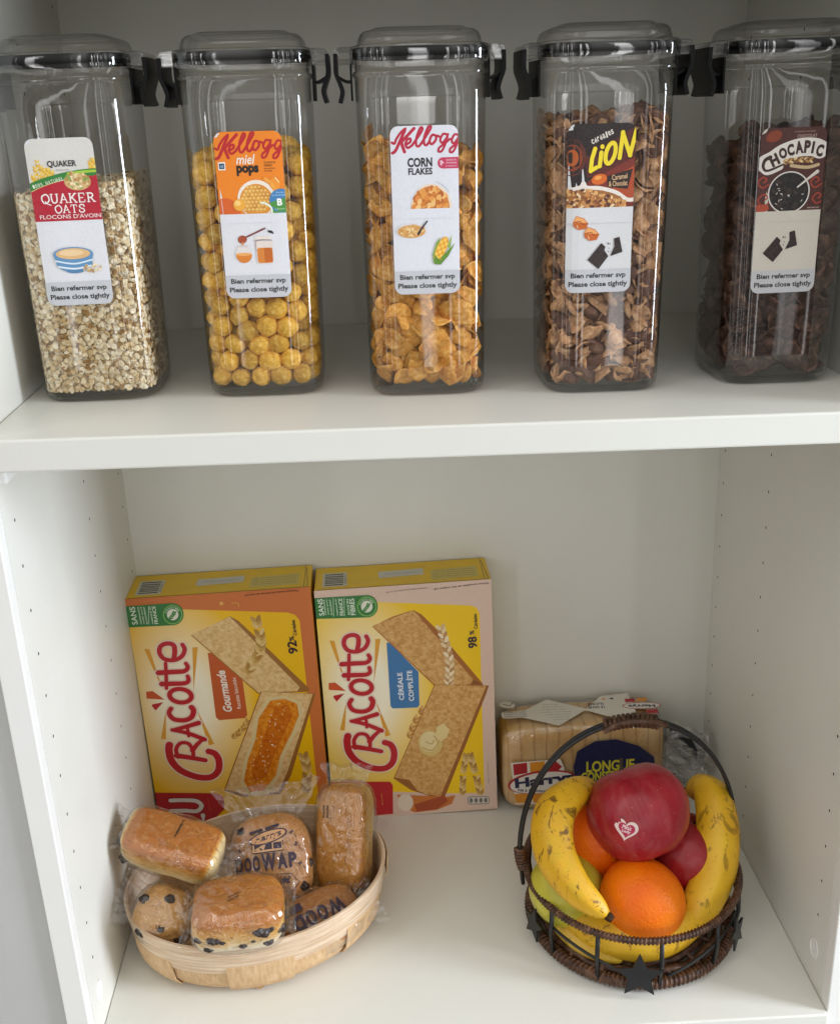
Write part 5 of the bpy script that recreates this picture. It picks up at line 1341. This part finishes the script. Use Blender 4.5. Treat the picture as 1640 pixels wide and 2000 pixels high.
def apple_mesh(r, tall, mat, seed, axis):
    vs, fs = sbox(r, r, r*tall, 2.25, 26, r*.028, 22, seed)
    out = []
    for p in vs:
        q = math.hypot(p.x, p.y)/r; zz = p.z/(r*tall); f = 1-.10*max(0, -zz)
        dip = .20*r*math.exp(-(q/.26)**2)*(1 if zz > 0 else -.7)*(abs(zz) > .5)
        out.append(Vector((p.x*f, p.y*f, p.z-dip)))
    mb = MB(); mb.add(out, fs, mat)
    tube(mb, [(0, 0, r*tall*.72), (.0008, 0, r*tall*.98), (.003, .001, r*tall*1.16)], [.0012, .0011, .0016], simple('stalk_%d' % seed, '#3b2a18', .7), 7)
    return mb
def fruit(name, mb, c, up, label, cat):
    o = mb.build(name); o.matrix_world = frame(c, (1, .2, .1), up); return tag(o, label, cat)
ap = fruit('apple', apple_mesh(.0415, .93, PINK, 3, 0), at(1246, 1588, -.205), (-.25, .60, .75), 'large crimson apple with a heart sticker, on top of the fruit basket', 'apple')
rd = .0415
def sticker():
    A = Art(); H = lambda s, dx=0, dy=0: [(dx+s*16*math.sin(t)**3/17, dy-s*(13*math.cos(t)-5*math.cos(2*t)-2*math.cos(3*t)-math.cos(4*t))/17) for t in [2*math.pi*k/36 for k in range(36)]]
    A.poly(H(.0098), '#ead2cc'); A.poly(H(.0068, .0006, .0002), '#b5204a'); pass
    A.text('Pink', .0006, -.0016, .0078, .0030, '#f3d9de', .03, .2, 0); A.text('Lady', .0006, .0017, .0068, .0030, '#f3d9de', .03, .2, 0); A.text('#4130', -.0046, -.0079, .0050, .0014, '#4a3a3a', .02, 0, -12); return A
SD = (at(1217, 1626, -.247)-ap.matrix_world.translation).normalized()
SM = frame(ap.matrix_world.translation, Vector((1, .1, -.25)), SD)
mb = MB()
Sinv = ap.matrix_world.inverted()
ax = .0415
def on_apple(u, v, h):
    d = (SM.to_3x3() @ Vector((u, -v, math.sqrt(max(1e-9, ax*ax-u*u-v*v))))).normalized(); l = (Sinv.to_3x3() @ d)
    k = (abs(l.x/ax)**2.25+abs(l.y/ax)**2.25+abs(l.z/(ax*.93))**2.25)**(-1/2.25)
    zz = l.z*k/(ax*.93); f = 1-.10*max(0, -zz)
    return (l.x*k*f*1.012+l.x*h, l.y*k*f*1.012+l.y*h, l.z*k*1.012+l.z*h)
sticker().emit(mb, on_apple, .002, 1e-5); mb.build('sticker', ap)
fruit('apple', apple_mesh(.0360, .93, DARKRED, 8, 0), at(1338, 1668, -.196), (.3, .2, .9), 'dark red apple half hidden behind the orange and the right banana', 'apple')
fruit('apple', apple_mesh(.0308, .92, LIME, 12, 0), at(1104, 1733, -.2165), (.5, -.25, -.8), 'yellow green apple under the left banana', 'apple')
def orange_mesh(r, seed):
    vs, fs = sbox(r, r, r*1.08, 2.03, 30, r*.02, 26, seed); mb = MB(); mb.add(vs, fs, ORANGE); return mb
fruit('orange', orange_mesh(.0322, 5), at(1254, 1757, -.243), (.75, -.2, -.55), 'bright ripe orange at the front of the fruit basket', 'orange')
fruit('orange', orange_mesh(.0330, 9), at(1160, 1640, -.186), (.1, .2, .9), 'shaded orange half hidden behind the left banana', 'orange')
def banana_mat(name, c1, c2, spot, seed):
    t = NT(name); tc = t.node('ShaderNodeTexCoord'); mp = t.node('ShaderNodeMapping'); mp.inputs['Location'].default_value = (seed*.37, seed*.21, 0)
    t.link(tc.outputs['Object'], mp.inputs[0]); v = mp.outputs[0]
    a = t.ramp(t.noise(v, 25, 3), [(.25, '#c2a41e'), (.42, c1), (.7, c2)])
    m2 = t.node('ShaderNodeMapping'); m2.inputs['Scale'].default_value = (1, 1, .28); t.link(v, m2.inputs[0])
    f = t.noise(m2.outputs[0], 75, 4, .65, 1.0); f2 = t.noise(v, 420, 3, .6)
    a = t.mix(t.ramp(f, [(.575, 0.0), (.63, spot)]), a, '#5a3410'); a = t.mix(t.ramp(f2, [(.64, 0.0), (.70, spot*.8)]), a, '#6b4216')
    t.base(a, .42, .4); t.bump(t.noise(v, 60, 4), .15, .001); return t.mat
BLACKTIP = simple('banana_tip', '#2a1c10', .8, .2, '#4a3018', 300, .5, 500)
def banana(P, r, mat, label, tipcol=None, ends=(1, 1), seed=0):
    c = catmull([Vector(p) for p in P], 10); n = len(c); R = []
    for i in range(n):
        t = i/(n-1); s = (math.sin(math.pi*min(1, max(0, t)))**.46) if 0 < t < 1 else 0
        e0 = .22 if ends[0] else .30; e1 = .22 if ends[1] else .30
        R.append(r*max(e0 if t < .5 else e1, s))
    mb = MB(); mid = sum(c, Vector())/n
    tube(mb, [p-mid for p in c], R, mat, 20, False, True, lambda a: 1+.060*math.cos(5*a+seed)+.014*math.cos(10*a+seed))
    for e, i0, i1 in ((ends[0], 0, 1), (ends[1], n-1, n-2)):
        if e:
            d = (c[i0]-c[i1]).normalized(); tube(mb, [c[i0]-mid-d*.001, c[i0]-mid+d*.0030, c[i0]-mid+d*.0055], [R[i0]*1.04, R[i0]*.95, R[i0]*.7], BLACKTIP, 10)
    o = mb.build('banana'); o.location = mid; return tag(o, label, 'banana')
Y1 = banana_mat('banana_skin', '#d9a518', '#e6b82a', .85, 1); Y2 = banana_mat('banana_skin_fresh', '#dba81a', '#e8bc30', .55, 2); Y3 = banana_mat('banana_skin_pale', '#d8b040', '#e4c25a', .45, 4)
banana([at(1165, 1545, -.165), at(1122, 1548, -.190), at(1085, 1590, -.212), at(1084, 1660, -.232), at(1122, 1730, -.254), at(1185, 1788, -.272)], .0168, Y1, 'spotted banana curving down the left side of the fruit basket to a dark tip', ends=(1, 1))
banana([at(1345, 1545, -.160), at(1382, 1545, -.178), at(1398, 1610, -.200), at(1392, 1700, -.222), at(1355, 1785, -.244), at(1300, 1850, -.258)], .0176, Y2, 'plump banana standing along the right side of the fruit basket', ends=(1, 0))
zb = fz(FC.x)
banana([(.362, -.212, zb+.040), (.374, -.234, zb+.033), (.396, -.252, zb+.029), (.427, -.2610, zb+.029), (.460, -.252, zb+.032), (.486, -.228, zb+.038)], .0166, Y2, 'banana lying along the front inside the wire of the fruit basket', ends=(1, 1))
banana([(.356, -.200, zb+.028), (.362, -.226, zb+.022), (.380, -.250, zb+.0165), (.406, -.2660, zb+.0150)], .0095, Y3, 'pale thin banana low at the front left of the basket, its tip behind the star', ends=(0, 1))
banana([(.500, -.215, zb+.032), (.486, -.170, zb+.030), (.440, -.140, zb+.030), (.400, -.145, zb+.032)], .0150, Y3, 'banana at the back of the fruit basket under the other fruit')
